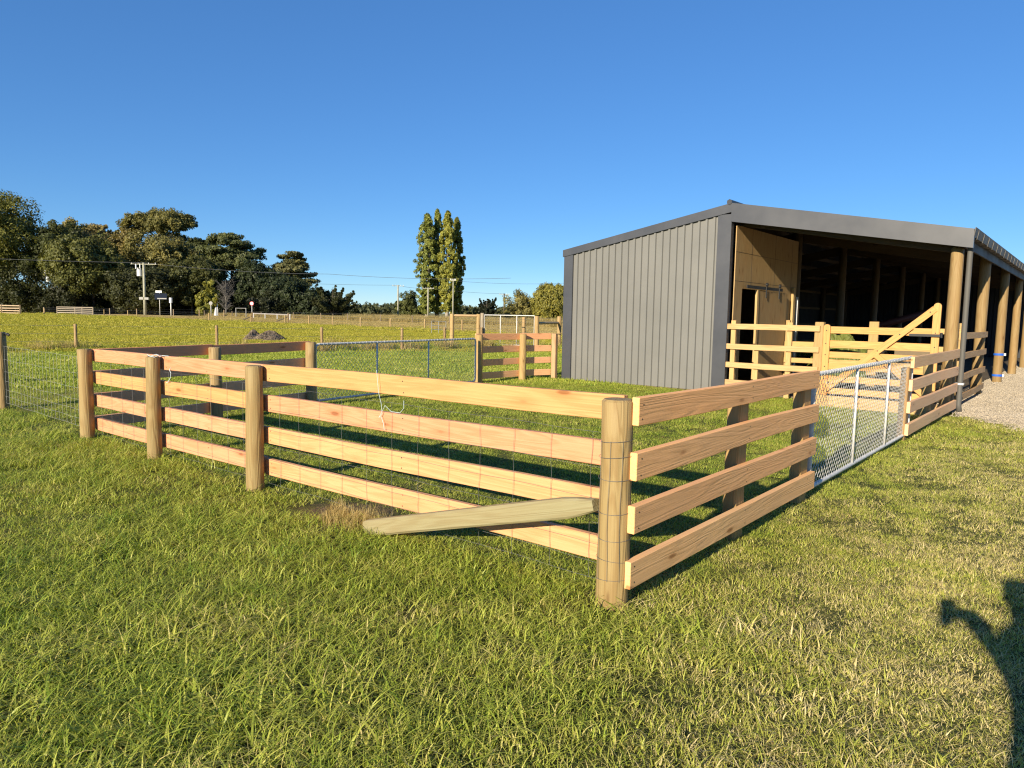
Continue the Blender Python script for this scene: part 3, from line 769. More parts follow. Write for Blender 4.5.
# timber strainer frames and yard gate behind the pen
def hframe(p, q, h, label, rz_, r=.11):
    t_ = thing('strainer_fence', (p[0], p[1], 0), label, 'fence', 'timber strainer frames')
    for (x, y) in (p, q): post(t_, x, y, h, r, (.52, .38, .17), n=12)
    beam(t_, (p[0]-.05, p[1], rz_), (q[0]-.05, q[1], rz_), .13, .1, (.80, .60, .32), 'cross_rail', ch=.045)  # rail colour lightened so its shaded face reads as sunlit
    return t_
hframe((22.89, 23.66), (24.1, 22.93), 1.66, 'timber strainer frame below the poplars, its cross rail near the post tops', 1.52)
hframe((22.46, 17.85), (25.11, 18.50), 1.62, 'timber strainer frame with a low cross rail running behind the corner of the shed', 1.25)
pg = thing('pipe_gate', (22.5, 19.5, 0), 'galvanised yard gate between the two timber strainer frames behind the pen', 'gate')
post(pg, 22.42, 21.15, 1.72, .1, (.42, .38, .28), n=12)
a, b = Vector((22.42, 21.0, 0)), Vector((22.46, 18.0, 0))
mb = MB()
mb.tube([a+Vector((0, 0, .2)), a+Vector((0, 0, 1.58)), b+Vector((0, 0, 1.58)), b+Vector((0, 0, .2)), a+Vector((0, 0, .2))], .024, 8); mb.build('frame', M['galv'], pg, True)
for t in (.33, .66): MB().tube([a.lerp(b, t)+Vector((0, 0, .2)), a.lerp(b, t)+Vector((0, 0, 1.58))], .02, 8).build('upright', M['galv'], pg, True)
mb = MB()
for i in range(1, 9): mb.tube([a+Vector((0, 0, .2+i*.15)), b+Vector((0, 0, .2+i*.15))], .004, 4)
for i in range(1, 20): mb.tube([a.lerp(b, i/20)+Vector((0, 0, .2)), a.lerp(b, i/20)+Vector((0, 0, 1.58))], .003, 4)
mb.build('wire_netting', M['wire'], pg)
simple_post_t = thing('fence_post', (24.2, 20.0, 0), 'lone square-topped timber post seen through the galvanised yard gate', 'post'); post(simple_post_t, 24.2, 20.0, 1.55, .09, (.54, .40, .18), n=12)
pg2 = thing('pipe_gate', (38, 40, 0), 'low grey pipe hurdle standing in the tan field left of the strainer frame', 'gate')
a, b = Vector((36.2, 38.9, 0)), Vector((35.1, 36.2, 0)); mb = MB()
for z in (.35, .65, 1.0): mb.tube([a+Vector((0, 0, z)), b+Vector((0, 0, z))], .022, 6)
mb.build('rail', M['rim'], pg2)
for t in (0, .5, 1): MB().tube([a.lerp(b, t), a.lerp(b, t)+Vector((0, 0, 1.02))], .025, 6).build('upright', M['rim'], pg2)
# white gate and rails by the drive
wg = thing('field_gate', (39.7, 122.6, T(39.7, 122.6)), 'pale weathered field gate beside the side road, below the dark trees', 'gate')
a, b = Vector((37.99, 124.75, T(38, 124)+.03)), Vector((41.6, 120.5, T(41, 120)+.03))
for z in (.12, .45, .75, 1.05, 1.32): beam(wg, a+Vector((0, 0, z)), b+Vector((0, 0, z)), .10, .05, (.60, .55, .44))
for t in (0, .5, .7, 1): beam(wg, a.lerp(b, t), a.lerp(b, t)+Vector((0, 0, 1.4)), .14, .09, (.60, .52, .38), 'post', up=(1, 0, 0))
wr_ = thing('rail_fence', (32.6, 131.3, T(32, 131)), 'pale board fence at the far left of the paddock beside the side road', 'fence')
a, b = Vector((29.0, 136.2, T(31, 133)+.03)), Vector((34.3, 129.3, T(34, 129)+.03))
for z in (.25, .62, 1.0, 1.40): beam(wr_, a+Vector((0, 0, z)), b+Vector((0, 0, z)), .16, .05, (.62, .50, .33))
for t in (0, .33, .66, 1): beam(wr_, a.lerp(b, t), a.lerp(b, t)+Vector((0, 0, 1.55)), .22, .12, (.52, .40, .24), 'post', up=(1, 0, 0))
wire_fence('sparse wire fence along the far left edge of the green paddock', [(37.77, 129.9), (44.6, 121.9), (48.5, 121.2), (54, 120), (58, 119), (62, 118)], 1.3, .08, (.4, .7, .95), (.5, .4, .25))

# dirt heap
heap_mat = NT('dirt'); p_ = heap_mat.n('NewGeometry').outputs['Position']
nA = heap_mat.noise(p_, 2.2, 4, .7); nB = heap_mat.noise(p_, 7, 4, .7)
heap_mat.bsdf(heap_mat.mix(heap_mat.mr(nB, .35, .65), heap_mat.mix(heap_mat.mr(nA, .3, .7), (.17, .12, .075), (.42, .33, .23)), (.07, .055, .04)), .95, 0, .1, nB, 1., .15)
heap('dirt_heap', 17.6, 32.5, 1.25, 1.05, .42, heap_mat.mat, 'brown heap of dug soil and sods lying in the green paddock', 'heap', 11, .5)

# ---------------------------------------------------------------- poles, wires, signs
def upole(x, y, h, label, arm=2.4, adir=(.7, -.7), trans=False, r=.16, col='pole_conc'):
    z = T(x, y); t_ = thing('utility_pole', (x, y, z), label, 'utility pole', 'power poles')
    MB().tube([(x, y, z-.1), (x, y, z+h)], [r, r*.7], 10).build('pole', M[col], t_, True)
    ax, ay = adir
    MB().box((-arm/2, -.06, 0), (arm/2, .06, .13)).build
    mb = MB(); d = Vector((ax, ay, 0)).normalized(); s_ = Vector((-d.y, d.x, 0))*.06
    p0, p1 = Vector((x, y, z+h-.35))-d*arm/2, Vector((x, y, z+h-.35))+d*arm/2
    mb.prism([p0-s_, p1-s_, p1+s_, p0+s_], (0, 0, .14)); mb.build('crossarm', M['pole_conc'], t_)
    for t in (.04, .3, .7, .96):
        p = p0.lerp(p1, t); MB().tube([p+Vector((0, 0, .13)), p+Vector((0, 0, .38))], .06, 6).build('insulator', M['white'], t_)
    if trans:
        c = Vector((x, y, z+h-2.6)) - Vector((.64, -.77, 0))*.9
        mb = MB(); mb.tube([c, c+Vector((0, 0, 1.25))], .42, 14); mb.tube([c+Vector((.2, 0, 1.25)), c+Vector((.2, 0, 1.6))], .09, 6); mb.tube([c-Vector((.2, 0, -1.25)), c-Vector((.2, 0, -1.6))], .09, 6); mb.build('transformer', M['white'], t_)
        c = Vector((x, y, z+h-1.2)) - Vector((.64, -.77, 0))*1.5
        mb = MB(); mb.tube([c, c+Vector((0, 0, 1.0))], .12, 8); mb.tube([c+Vector((.5, -.6, .2)), c+Vector((.5, -.6, 1.0))], .1, 8); mb.build('fuse', M['white'], t_)
    return t_
u1 = upole(59.32, 143.11, 10.2, 'pale utility pole with a white transformer standing before the dark trees', 5.0, (.64, -.77), True, .30)
c = Vector((59.32, 143.11, T(59, 143))) - f*.35; rgt = Vector((.64, -.77, 0))
mb = MB(); mb.prism([c-rgt*.9+Vector((0, 0, 3.0)), c-rgt*.15+Vector((0, 0, 3.0)), c-rgt*.15+Vector((0, 0, 3.5)), c-rgt*.9+Vector((0, 0, 3.5))], f*.3); mb.build('meter_box', M['rim'], u1)
mb = MB(); mb.prism([c+rgt*.15+Vector((0, 0, 3.0)), c+rgt*.9+Vector((0, 0, 3.0)), c+rgt*.9+Vector((0, 0, 3.45)), c+rgt*.15+Vector((0, 0, 3.45))], f*.3); mb.build('meter_box', M['rim'], u1)
upole(51.65, 168.26, 9.2, 'second utility pole with a pale lamp, half hidden among the dark trees at left', 2.0, (.64, -.77), True, .2)
upole(131.28, 150.5, 9.0, 'utility pole standing alone against the sky left of the poplars', 3.2, (.64, -.77), r=.26)
upole(140.12, 147.65, 8.6, 'utility pole seen directly in front of the poplars', 3.2, (.64, -.77), r=.26)
upole(90.5, 89.4, 7.6, 'slim pale pole in front of the right edge of the poplars', 1.0, (.64, -.77), r=.13)
upole(173.2, 147, 8.0, 'dark utility pole between the small dark tree and the willow', 3.4, (.64, -.77), r=.28, col='bark')
def wire(pts, label, sag=.6, r=.03):
    mb = MB(); out = []
    for i in range(len(pts)-1):
        a, b = Vector(pts[i]), Vector(pts[i+1])
        for k in range(12):
            t = k/12; out.append(a.lerp(b, t) - Vector((0, 0, sag*4*t*(1-t))))
    out.append(Vector(pts[-1])); mb.tube(out, r, 4, cap=False)
    tag(mb.build('power_line', M['wire']), label, 'power line', 'overhead power lines')
zt_ = T(59, 143)+10.2
wire([(14.0, 174.0, 11.2), (59.3, 143.1, zt_)], 'power line running left from the pole with the transformer', .5, .035)
wire([(59.3, 143.1, zt_), (84, 117.5, 9.0), (110, 92, 9.0)], 'power line running right from the transformer pole along the road trees', .5, .03)
wire([(92, 170, 9.3), (131.3, 150.5, 9.2), (140.1, 147.7, 8.8), (173.2, 147, 8.2)], 'far power line strung past the poplars to the dark pole', .4, .03)
wire([(90.5, 89.4, 7.5), (118, 78, 8.4)], 'power line dropping right from the slim pale pole toward the willow', .5, .02)

def sign_pole(x, y, h, label, r=.06):
    z = T(x, y); t_ = thing('road_sign', (x, y, z), label, 'sign', 'roadside signs'); MB().tube([(x, y, z), (x, y, z+h)], r, 8).build('pole', M['galv'], t_, True); return t_, z
fh = Vector((f.x, f.y, 0)).normalized()
t_, z = sign_pole(62.56, 139.16, 3.2, 'tall white marker post right of the transformer pole', .12)
mb = MB(); mb.tube([(62.56, 139.16, z+2.5), (62.56, 139.16, z+3.5)], .3, 10); mb.build('marker_head', M['white'], t_)
t_, z = sign_pole(67.22, 117.67, 2.6, 'round red and white road sign on a grey pole, clear of the trees')
c = Vector((67.22, 117.67, z+2.55)) - fh*.08
def disc(c, r, n=20): return [c + Vector((.64, -.77, 0))*r*math.cos(2*math.pi*i/n) + Vector((0, 0, 1))*r*math.sin(2*math.pi*i/n) for i in range(n)]
mb = MB(); mb.prism(disc(c, .38), fh*.03); mb.build('sign_rim', M['signred'], t_)
mb = MB(); mb.prism(disc(c-fh*.012, .27), fh*.01); mb.build('sign_face', M['white'], t_)
t_, z = sign_pole(63.49, 125.38, 2.5, 'round grey road sign in the shade of the trees beside a blue panel')
c = Vector((63.49, 125.38, z+2.5)) - fh*.08; mb = MB(); mb.prism(disc(c, .34), fh*.03); mb.build('sign_face', M['rim'], t_)
t_, z = sign_pole(64.75, 125.4, 2.4, 'narrow pale blue roadside panel under the trees')
c = Vector((64.6, 125.6, z+.2)); rgt = Vector((.64, -.77, 0)); mb = MB(); mb.prism([c-rgt*.45, c+rgt*.35, c+rgt*.35+Vector((0, 0, 1.1)), c+rgt*.1+Vector((0, 0, 1.7)), c-rgt*.2+Vector((0, 0, 1.4))], fh*.06); mb.build('panel', M['galv'], t_)
t_, z = sign_pole(61.1, 140.7, 4.6, 'dark blue direction sign with a white top panel, right beside the transformer pole')
c = Vector((61.1, 140.7, z)) - fh*.1
mb = MB(); mb.prism([c-rgt*.9+Vector((0, 0, 3.1)), c+rgt*1.5+Vector((0, 0, 3.1)), c+rgt*1.5+Vector((0, 0, 4.3)), c-rgt*.9+Vector((0, 0, 4.3))], fh*.06); mb.build('sign_board', M['signblue'], t_)
mb = MB(); mb.prism([c-rgt*.7+Vector((0, 0, 4.42)), c+rgt*.5+Vector((0, 0, 4.42)), c+rgt*.5+Vector((0, 0, 4.85)), c-rgt*.7+Vector((0, 0, 4.85))], fh*.06); mb.build('top_panel', M['white'], t_)
mb = MB(); mb.prism([c-fh*.005-rgt*.4+Vector((0, 0, 3.2)), c-fh*.005+rgt*1.4+Vector((0, 0, 3.2)), c-fh*.005+rgt*1.4+Vector((0, 0, 3.4)), c-fh*.005-rgt*.4+Vector((0, 0, 3.4))], fh*.004); mb.build('stripe', M['rim'], t_)
st_ = thing('stile_frame', (63.3, 114.6, T(63, 114)), 'small metal frame on the roadside left of the round red sign', 'gate')
a, b = Vector((62.7, 115.2, T(63, 114))), Vector((63.85, 113.9, T(63, 114)))
for q in (a, b): MB().tube([q, q+Vector((0, 0, 1.7))], .08, 6).build('upright', M['rim'], st_)
MB().tube([a+Vector((0, 0, 1.65)), b+Vector((0, 0, 1.65))], .06, 6).build('top_bar', M['rim'], st_)
gr_ = thing('road_rail', (72, 108, T(72, 108)), 'low pale barrier rail by the road, right of the round red sign', 'barrier')
a, b = Vector((60.8, 106.5, T(60.8, 106.5))), Vector((56.1, 88.5, T(56.1, 88.5)))
beam(gr_, a+Vector((0, 0, .85)), b+Vector((0, 0, .85)), .16, .05, (.42, .42, .41))
for t in (0.02, .35, .67, .98): MB().tube([a.lerp(b, t), a.lerp(b, t)+Vector((0, 0, .9))], .07, 6).build('post', M['galv'], gr_)

# ---------------------------------------------------------------- trees
def leaf_quads(g, cen, rad, n, size, up=0.0, outw=None):
    """n leaf sprays round each clump centre; arrays of quad corners"""
    K = len(cen)
    c = np.repeat(cen, n, 0); rr = np.repeat(rad, n, 0)
    d = g.normal(size=(K*n, 3)); d /= np.linalg.norm(d, axis=1)[:, None]
    p = c + d*rr*(g.random((K*n, 1))**.45)
    nrm = d*.7 + g.normal(size=d.shape)*.8
    if outw is not None: nrm = d*.5 + np.repeat(outw, n, 0)*.75 + g.normal(size=d.shape)*.5
    nrm[:, 2] += up
    nrm /= np.linalg.norm(nrm, axis=1)[:, None]
    t = np.cross(nrm, g.normal(size=d.shape)); t /= np.linalg.norm(t, axis=1)[:, None]
    b = np.cross(nrm, t)
    s = size*g.uniform(.55, 1.3, (K*n, 1)); s2 = s*g.uniform(.4, .8, (K*n, 1))
    q = np.stack([p-t*s, p-b*s2+t*s*.15, p+t*s, p+b*s2-t*s*.1], 1)
    return q.reshape(-1, 3)

def mesh_quads(name, v, mat):
    n = len(v)//4; me = bpy.data.meshes.new(name)
    me.vertices.add(len(v)); me.vertices.foreach_set('co', v.astype(np.float32).ravel())
    me.loops.add(n*4); me.loops.foreach_set('vertex_index', np.arange(n*4, dtype=np.int32))
    me.polygons.add(n); me.polygons.foreach_set('loop_start', np.arange(0, n*4, 4, dtype=np.int32)); me.polygons.foreach_set('loop_total', np.full(n, 4, dtype=np.int32))
    me.materials.append(mat); me.update(calc_edges=True); me.validate()
    return me

LIGHT2 = np.array([-.9, -.1, .3])
def tree(name, label, x, y, h, w, color, seed, kind='broad', leaf=.42, dens=1., bark='bark', group=None, trunk_r=None):
    g = np.random.default_rng(seed); z = T(x, y)
    t_ = thing(name, (x, y, z), label, 'tree', group)
    cen = []; rad = []; limbs = []
    R_ = w/2
    if kind in ('broad', 'willow', 'autumn'):
        nl = 10 if kind != 'autumn' else 8
        base = .30 if kind != 'willow' else .22
        lobes = []
        for i in range(nl):
            q = g.uniform(0, 2*np.pi) if i else 0; rr = R_*g.uniform(.25, .62) if i else 0
            zc = h*g.uniform(base+.14, .74) if i else h*.76
            lr = R_*g.uniform(.44, .66)
            lobes.append((rr*np.cos(q), rr*np.sin(q), zc, lr, min(lr*g.uniform(.75, 1.05), h-zc)))
            limbs.append((rr*np.cos(q), rr*np.sin(q), zc))
        for lx, ly_, lz, lr, lh in lobes:
            k = int(46*dens)
            d = g.normal(size=(k, 3)); d /= np.linalg.norm(d, axis=1)[:, None]
            u = g.uniform(.55, 1., (k, 1))
            cen.append(np.array([lx, ly_, lz]) + d*u*np.array([lr, lr, lh])); rad.append(np.full((k, 1), lr*.26)*g.uniform(.6, 1.3, (k, 1)))
        n = 105 if kind != 'willow' else 64
        if kind == 'willow':
            cc = np.vstack(cen); rad_ = np.vstack(rad); ext = []
            for s_ in range(3): e = cc.copy(); e[:, 2] -= h*.09*(s_+1)*g.uniform(.3, 1, len(cc)); ext.append(e)
            cen = [cc]+ext; rad = [rad_*.7]*4; n = 26
    elif kind == 'under':   # broad, down to the ground
        k = int(95*dens)
        d = g.normal(size=(k, 3)); d /= np.linalg.norm(d, axis=1)[:, None]; d[:, 2] = np.abs(d[:, 2])
        u = g.uniform(.45, 1., (k, 1)); cen.append(d*u*np.array([R_, R_, h*.93])*(1+.15*g.normal(size=(k, 1)))); rad.append(np.full((k, 1), R_*.22)); n = 85
        cen[0][:, 2] = np.clip(cen[0][:, 2], .4, None)
        limbs = [(R_*.4, 0, h*.6), (-R_*.4, .5, h*.55)]
    elif kind == 'gum':
        for i in range(9):
            q = g.uniform(0, 2*np.pi); rr = R_*(g.uniform(.3, .85) if i else .1)
            zc = h*(.90 - .28*(rr/R_)**1.6*g.uniform(.6, 1.2)); lr = R_*g.uniform(.26, .40)
            k = int(26*dens); d = g.normal(size=(k, 3)); d /= np.linalg.norm(d, axis=1)[:, None]; d[:, 2] = d[:, 2]*.8+.1
            cen.append(np.array([rr*np.cos(q), rr*np.sin(q), zc-lr*.25]) + d*g.uniform(.6, 1, (k, 1))*np.array([lr, lr, lr*.55])); rad.append(np.full((k, 1), lr*.24))
            limbs.append((rr*np.cos(q), rr*np.sin(q), zc-lr*.4))
        n = 95
    elif kind == 'pine':    # layered plates
        nt_ = 46
        for i in range(nt_):
            zz = h*g.uniform(.22, .98); rr = R_*math.sqrt(max(.06, 1-((zz/h-.5)/.5)**2))*g.uniform(.55, 1.1); q = g.uniform(0, 2*np.pi)
            k = int(13*dens); s_ = g.uniform(.3, 1.0, (k, 1)); sp = g.normal(size=(k, 1))*.3
            cen.append(np.hstack([rr*s_*np.cos(q+sp), rr*s_*np.sin(q+sp), zz+rr*.12*s_+g.normal(size=(k, 1))*h*.008])); rad.append(np.full((k, 1), 1.)*np.array([[R_*.15, R_*.15, R_*.07]]))
            limbs.append((rr*.85*np.cos(q), rr*.85*np.sin(q), zz))
        rad = [np.broadcast_to(r_, (len(c_), 3)) for r_, c_ in zip(rad, cen)]; n = 75
    elif kind == 'macro':   # spiky, branches reaching out
        for i in range(30):
            q = g.uniform(0, 2*np.pi); e = g.uniform(.15, .9); L = R_*g.uniform(.7, 1.35)*(1.2-.5*e)
            k = int(11*dens); s_ = np.linspace(.3, 1, k)[:, None]
            cen.append(np.hstack([L*s_*np.cos(q), L*s_*np.sin(q), h*.22 + (h*.78*e)*s_**1.2 + g.normal(size=(k, 1))*.2])); rad.append(R_*.15*(1.25-s_))
            limbs.append((L*.8*np.cos(q), L*.8*np.sin(q), h*.22+h*.78*e*.75))
        n = 46
    elif kind == 'poplar':
        k = int(330*dens); zz = g.uniform(.05, 1., k); prof = R_*np.clip(np.minimum(1.15*(zz+.05)**.35, 1.6*(1-zz)**.62+.03), .05, 1.05)
        q = g.uniform(0, 2*np.pi, k); u = g.uniform(.12, 1., k)
        cen.append(np.stack([prof*u*np.cos(q), prof*u*np.sin(q), zz*h*.985], 1)); rad.append(np.stack([np.full(k, R_*.17), np.full(k, R_*.17), np.full(k, h*.022)], 1)); n = 58
        limbs = [(R_*.3*math.cos(a_), R_*.3*math.sin(a_), h*.6) for a_ in (0, 2, 4)] + [(0, 0, h*.9)]
    elif kind == 'dead':
        n = 0
    tr = trunk_r or max(.14, h*.017)
    top = h*(.55 if kind in ('broad', 'willow', 'autumn', 'under') else .9)
    mb = MB()
    lean = g.uniform(-.03, .03, 2)
    P0 = lambda zz: (lean[0]*zz, lean[1]*zz, zz)
    mb.tube([P0(-.2), P0(.04*h), P0(top*.5), P0(top)], [tr*1.5, tr*1.05, tr*.75, tr*.25], 8)
    for (lx, ly_, lz) in limbs[:14]:
        s0 = max(.12*h, min(top*.9, lz - math.hypot(lx, ly_)*.8)); a_ = Vector(P0(s0)); b_ = Vector((lx, ly_, lz))
        m_ = a_.lerp(b_, .5) + Vector((0, 0, (lz-s0)*.1)); mb.tube([a_, m_, b_], [tr*.5, tr*.33, tr*.1], 5, cap=False)
    if kind == 'dead':
        for i in range(60):
            q = g.uniform(0, 6.28); s0 = g.uniform(.15, .8)*h; L = R_*g.uniform(.5, 1.1); a_ = Vector(P0(s0*.8)); b_ = Vector((L*math.cos(q), L*math.sin(q), s0+h*g.uniform(.05, .25)))
            mb.tube([a_, a_.lerp(b_, .5)+Vector((0, 0, .3)), b_], [.06, .04, .015], 4, cap=False)
            for j in range(5):
                c_ = a_.lerp(b_, g.uniform(.4, 1)); mb.tube([c_, c_+Vector(tuple(g.normal(size=3)*R_*.25))], [.03, .012], 3, cap=False)
    mb.build('trunk', M[bark], t_, True, origin=(0, 0, 0)).location = (0, 0, 0)
    if n:
        cc = np.vstack(cen); rd = np.vstack([np.broadcast_to(r_, (len(c_), 3)) if r_.shape[1] == 1 else r_ for r_, c_ in zip(rad, cen)])
        cc[:, 2] = np.clip(cc[:, 2], .3, h)
        ow = cc - np.array([0, 0, h*.52]); ow[:, 2] *= .8*w/h
        ow /= np.maximum(1e-3, np.linalg.norm(ow, axis=1))[:, None]
        ow = ow*.75 + g.normal(size=ow.shape)*.28
        v = leaf_quads(g, cc, rd, int(n*1.35), leaf, .12, ow)
        v[:, 2] = np.maximum(v[:, 2], .02)
        me = mesh_quads('crown', v, M['leaf'])
        o = put('crown', me, t_, (x, y, z)); o.color = (*color, 1)
    return t_

DK = (.042, .056, .020); AU = (.165, .15, .068); GUM = (.120, .125, .045); CON = (.030, .045, .024); WIL = (.160, .165, .042)
GL = 'trees of the shelter belt behind the road'
# world position, height, width
def ray_at(px, depth):   # where the trees of the belt stand, measured off along the view at design time
    k = (px-512)/713.27; hx = 305.7+.01672*px
    d = f + rv*k + uv*((384-hx)/713.27)
    return CAM.x + d.x*depth, CAM.y + d.y*depth
TREES = [
 # px, depth, top row, width px, colour, kind, name, label
 (6, 158, 192, 108, (.11, .125, .034), 'broad', 'broadleaf_tree', 'tallest broad dark green tree at the left end of the shelter belt'),
 (-48, 160, 200, 84, DK, 'broad', 'broadleaf_tree', 'broad dark tree cut off by the left frame edge, left of the tallest one'),
 (57, 160, 222, 66, DK, 'broad', 'broadleaf_tree', 'dark tree with a rounded top just right of the tallest broad tree'),
 (76, 180, 211, 66, (.20, .19, .065), 'broad', 'broadleaf_tree', 'olive yellow treetop rising behind the dark trees, left of the tan one'),
 (102, 176, 215, 44, AU, 'autumn', 'autumn_tree', 'narrow tan autumn treetop left of the domed gum tree'),
 (94, 152, 236, 84, (.085, .10, .032), 'broad', 'broadleaf_tree', 'dark green tree with olive sprays, left of the transformer pole'),
 (127, 186, 220, 40, GUM, 'gum', 'gum_tree', 'small domed gum tree left of the big gum'),
 (166, 188, 203, 96, GUM, 'gum', 'gum_tree', 'big domed gum tree with open branching, highest above the transformer pole'),
 (130, 168, 231, 70, AU, 'autumn', 'autumn_tree', 'tan autumn tree directly above and left of the transformer pole'),
 (168, 166, 236, 76, (.14, .142, .056), 'autumn', 'autumn_tree', 'tan and olive autumn tree right of the transformer pole'),
 (150, 150, 268, 70, (.034, .042, .018), 'broad', 'broadleaf_tree', 'low dark tree behind the transformer pole'),
 (199, 182, 225, 38, DK, 'broad', 'broadleaf_tree', 'dark rounded tree at the right shoulder of the big gum'),
 (192, 152, 258, 64, (.055, .066, .024), 'broad', 'broadleaf_tree', 'dark olive tree right of the transformer pole, under the dark rounded one'),
 (232, 166, 236, 70, (.07, .09, .04), 'pine', 'pine_tree', 'layered dark pine standing right of the gum trees'),
 (209, 142, 283, 26, (.15, .165, .036), 'under', 'small_tree', 'small bright olive tree at the road under the pine'),
 (257, 158, 262, 52, CON, 'broad', 'broadleaf_tree', 'dark dense tree between the layered pine and the flat topped cedar'),
 (290, 172, 253, 52, (.11, .12, .058), 'pine', 'cedar_tree', 'flat topped cedar above the dark low trees'),
 (281, 154, 278, 54, CON, 'broad', 'broadleaf_tree', 'dark low tree under the flat topped cedar'),
 (312, 152, 286, 50, CON, 'under', 'broadleaf_tree', 'dark low tree between the cedar and the spiky cypress'),
 (333, 148, 284, 42, (.030, .038, .016), 'macro', 'cypress_tree', 'spiky cypress with reaching branches at the right end of the shelter belt'),
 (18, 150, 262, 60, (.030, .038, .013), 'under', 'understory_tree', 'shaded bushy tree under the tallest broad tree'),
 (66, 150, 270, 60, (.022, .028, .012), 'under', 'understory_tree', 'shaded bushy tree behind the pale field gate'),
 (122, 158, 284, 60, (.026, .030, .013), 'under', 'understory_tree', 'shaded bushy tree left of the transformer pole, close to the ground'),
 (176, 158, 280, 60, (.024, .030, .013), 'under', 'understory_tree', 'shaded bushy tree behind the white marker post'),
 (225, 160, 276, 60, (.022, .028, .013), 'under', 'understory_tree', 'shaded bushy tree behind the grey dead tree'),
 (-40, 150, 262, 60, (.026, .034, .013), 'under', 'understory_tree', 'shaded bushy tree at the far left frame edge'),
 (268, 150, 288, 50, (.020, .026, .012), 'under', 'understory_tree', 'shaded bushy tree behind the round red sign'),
 # horizon group on the right
 (427, 220, 215, 27, (.165, .205, .06), 'poplar', 'poplar_tree', 'leftmost poplar of the tall group, its dark green side turned to the field'),
 (437, 224, 211, 18, (.18, .215, .06), 'poplar', 'poplar_tree', 'poplar second from the left in the tall group, the highest spire'),
 (447, 217, 212, 21, (.215, .24, .06), 'poplar', 'poplar_tree', 'yellow green poplar third from the left in the tall group'),
 (456, 223, 219, 18, (.18, .205, .056), 'poplar', 'poplar_tree', 'rightmost poplar of the tall group, lower than its neighbours'),
 (409, 230, 292, 26, (.07, .088, .034), 'under', 'round_tree', 'round dark tree at the left foot of the poplars'),
 (487, 190, 296, 19, (.020, .028, .020), 'macro', 'small_tree', 'small dark tree alone between the poplars and the willow'),
 (524, 200, 292, 44, (.14, .14, .055), 'under', 'round_tree', 'round olive tree left of the willow beside the shed'),
 (552, 192, 283, 54, WIL, 'willow', 'willow_tree', 'drooping yellow green willow beside the corner of the shed'),
]
for i, (px, dep, top, wpx, colr, kind, nm, lb) in enumerate(TREES):
    x, y = ray_at(px, dep); hz = 305.7+.01672*px
    h = (hz-top)/713.27*dep + 1.63 - T(x, y); w = wpx/713.27*dep*1.02
    grp = 'tall poplars' if kind == 'poplar' else (GL if px < 345 else None)
    dn = {'under': 1.1, 'pine': 1.2, 'gum': 1.2, 'poplar': 1.25}.get(kind, 1.15)
    tree(nm, lb, x, y, h, w, colr, 100+i, kind, leaf=.25 if px > 345 else .25, dens=dn, bark='palebark' if kind in ('gum', 'autumn', 'poplar') else 'bark', group=grp)
x, y = ray_at(226, 140); tree('dead_tree', 'grey leafless tree standing pale against the dark trees right of the transformer pole', x, y, 8.0, 3.6, (.2, .2, .2), 77, 'dead', bark='twig', trunk_r=.16)
# far low tree line on the horizon: one mass
def treeline(label, spans, seed, color):
    g = np.random.default_rng(seed); vv = []
    for px0, px1, dep, hh in spans:
        n = int((px1-px0)*1.3)
        for i in range(n):
            x, y = ray_at(px0+(px1-px0)*g.random(), dep*g.uniform(.95, 1.1)); h = hh*g.uniform(.5, 1.1)
            k = 9; c = np.stack([x+g.normal(size=k)*1.6, y+g.normal(size=k)*1.6, T(x, y)+g.uniform(.1, 1, k)*h], 1)
            vv.append(leaf_quads(g, c, np.full((k, 3), 1.2), 9, .75))
    v = np.vstack(vv); o = put('far_trees', mesh_quads('far_trees', v, M['leaf']), None, (0, 0, 0)); o.color = (*color, 1)
    tag(o, label, 'trees', None, 'stuff')
treeline('low hazy line of far trees on the horizon', [(346, 420, 330, 4.6), (455, 530, 330, 4.2), (540, 600, 300, 5), (-90, 340, 230, 7.5)], 5, (.060, .075, .045))

# ---------------------------------------------------------------- grass (instanced tufts)
G1 = [(0, (.028, .070, .008)), (.20, (.14, .235, .022)), (.44, (.33, .40, .046)), (.76, (.47, .47, .09)), (.93, (.60, .51, .18)), (1, (.70, .58, .28))]
M['grass'] = grass_mat('grass_blades', G1, .40)
G3 = [(0, (.18, .205, .022)), (.3, (.31, .315, .034)), (.55, (.43, .395, .045)), (.8, (.52, .44, .07)), (1, (.56, .46, .13))]
M['pasture'] = grass_mat('pasture_blades', G3, 0)
G2 = [(0, (.15, .14, .035)), (.4, (.36, .28, .10)), (.8, (.56, .43, .18)), (1, (.66, .52, .26))]
M['dry_grass'] = grass_mat('dry_grass_blades', G2, 0)

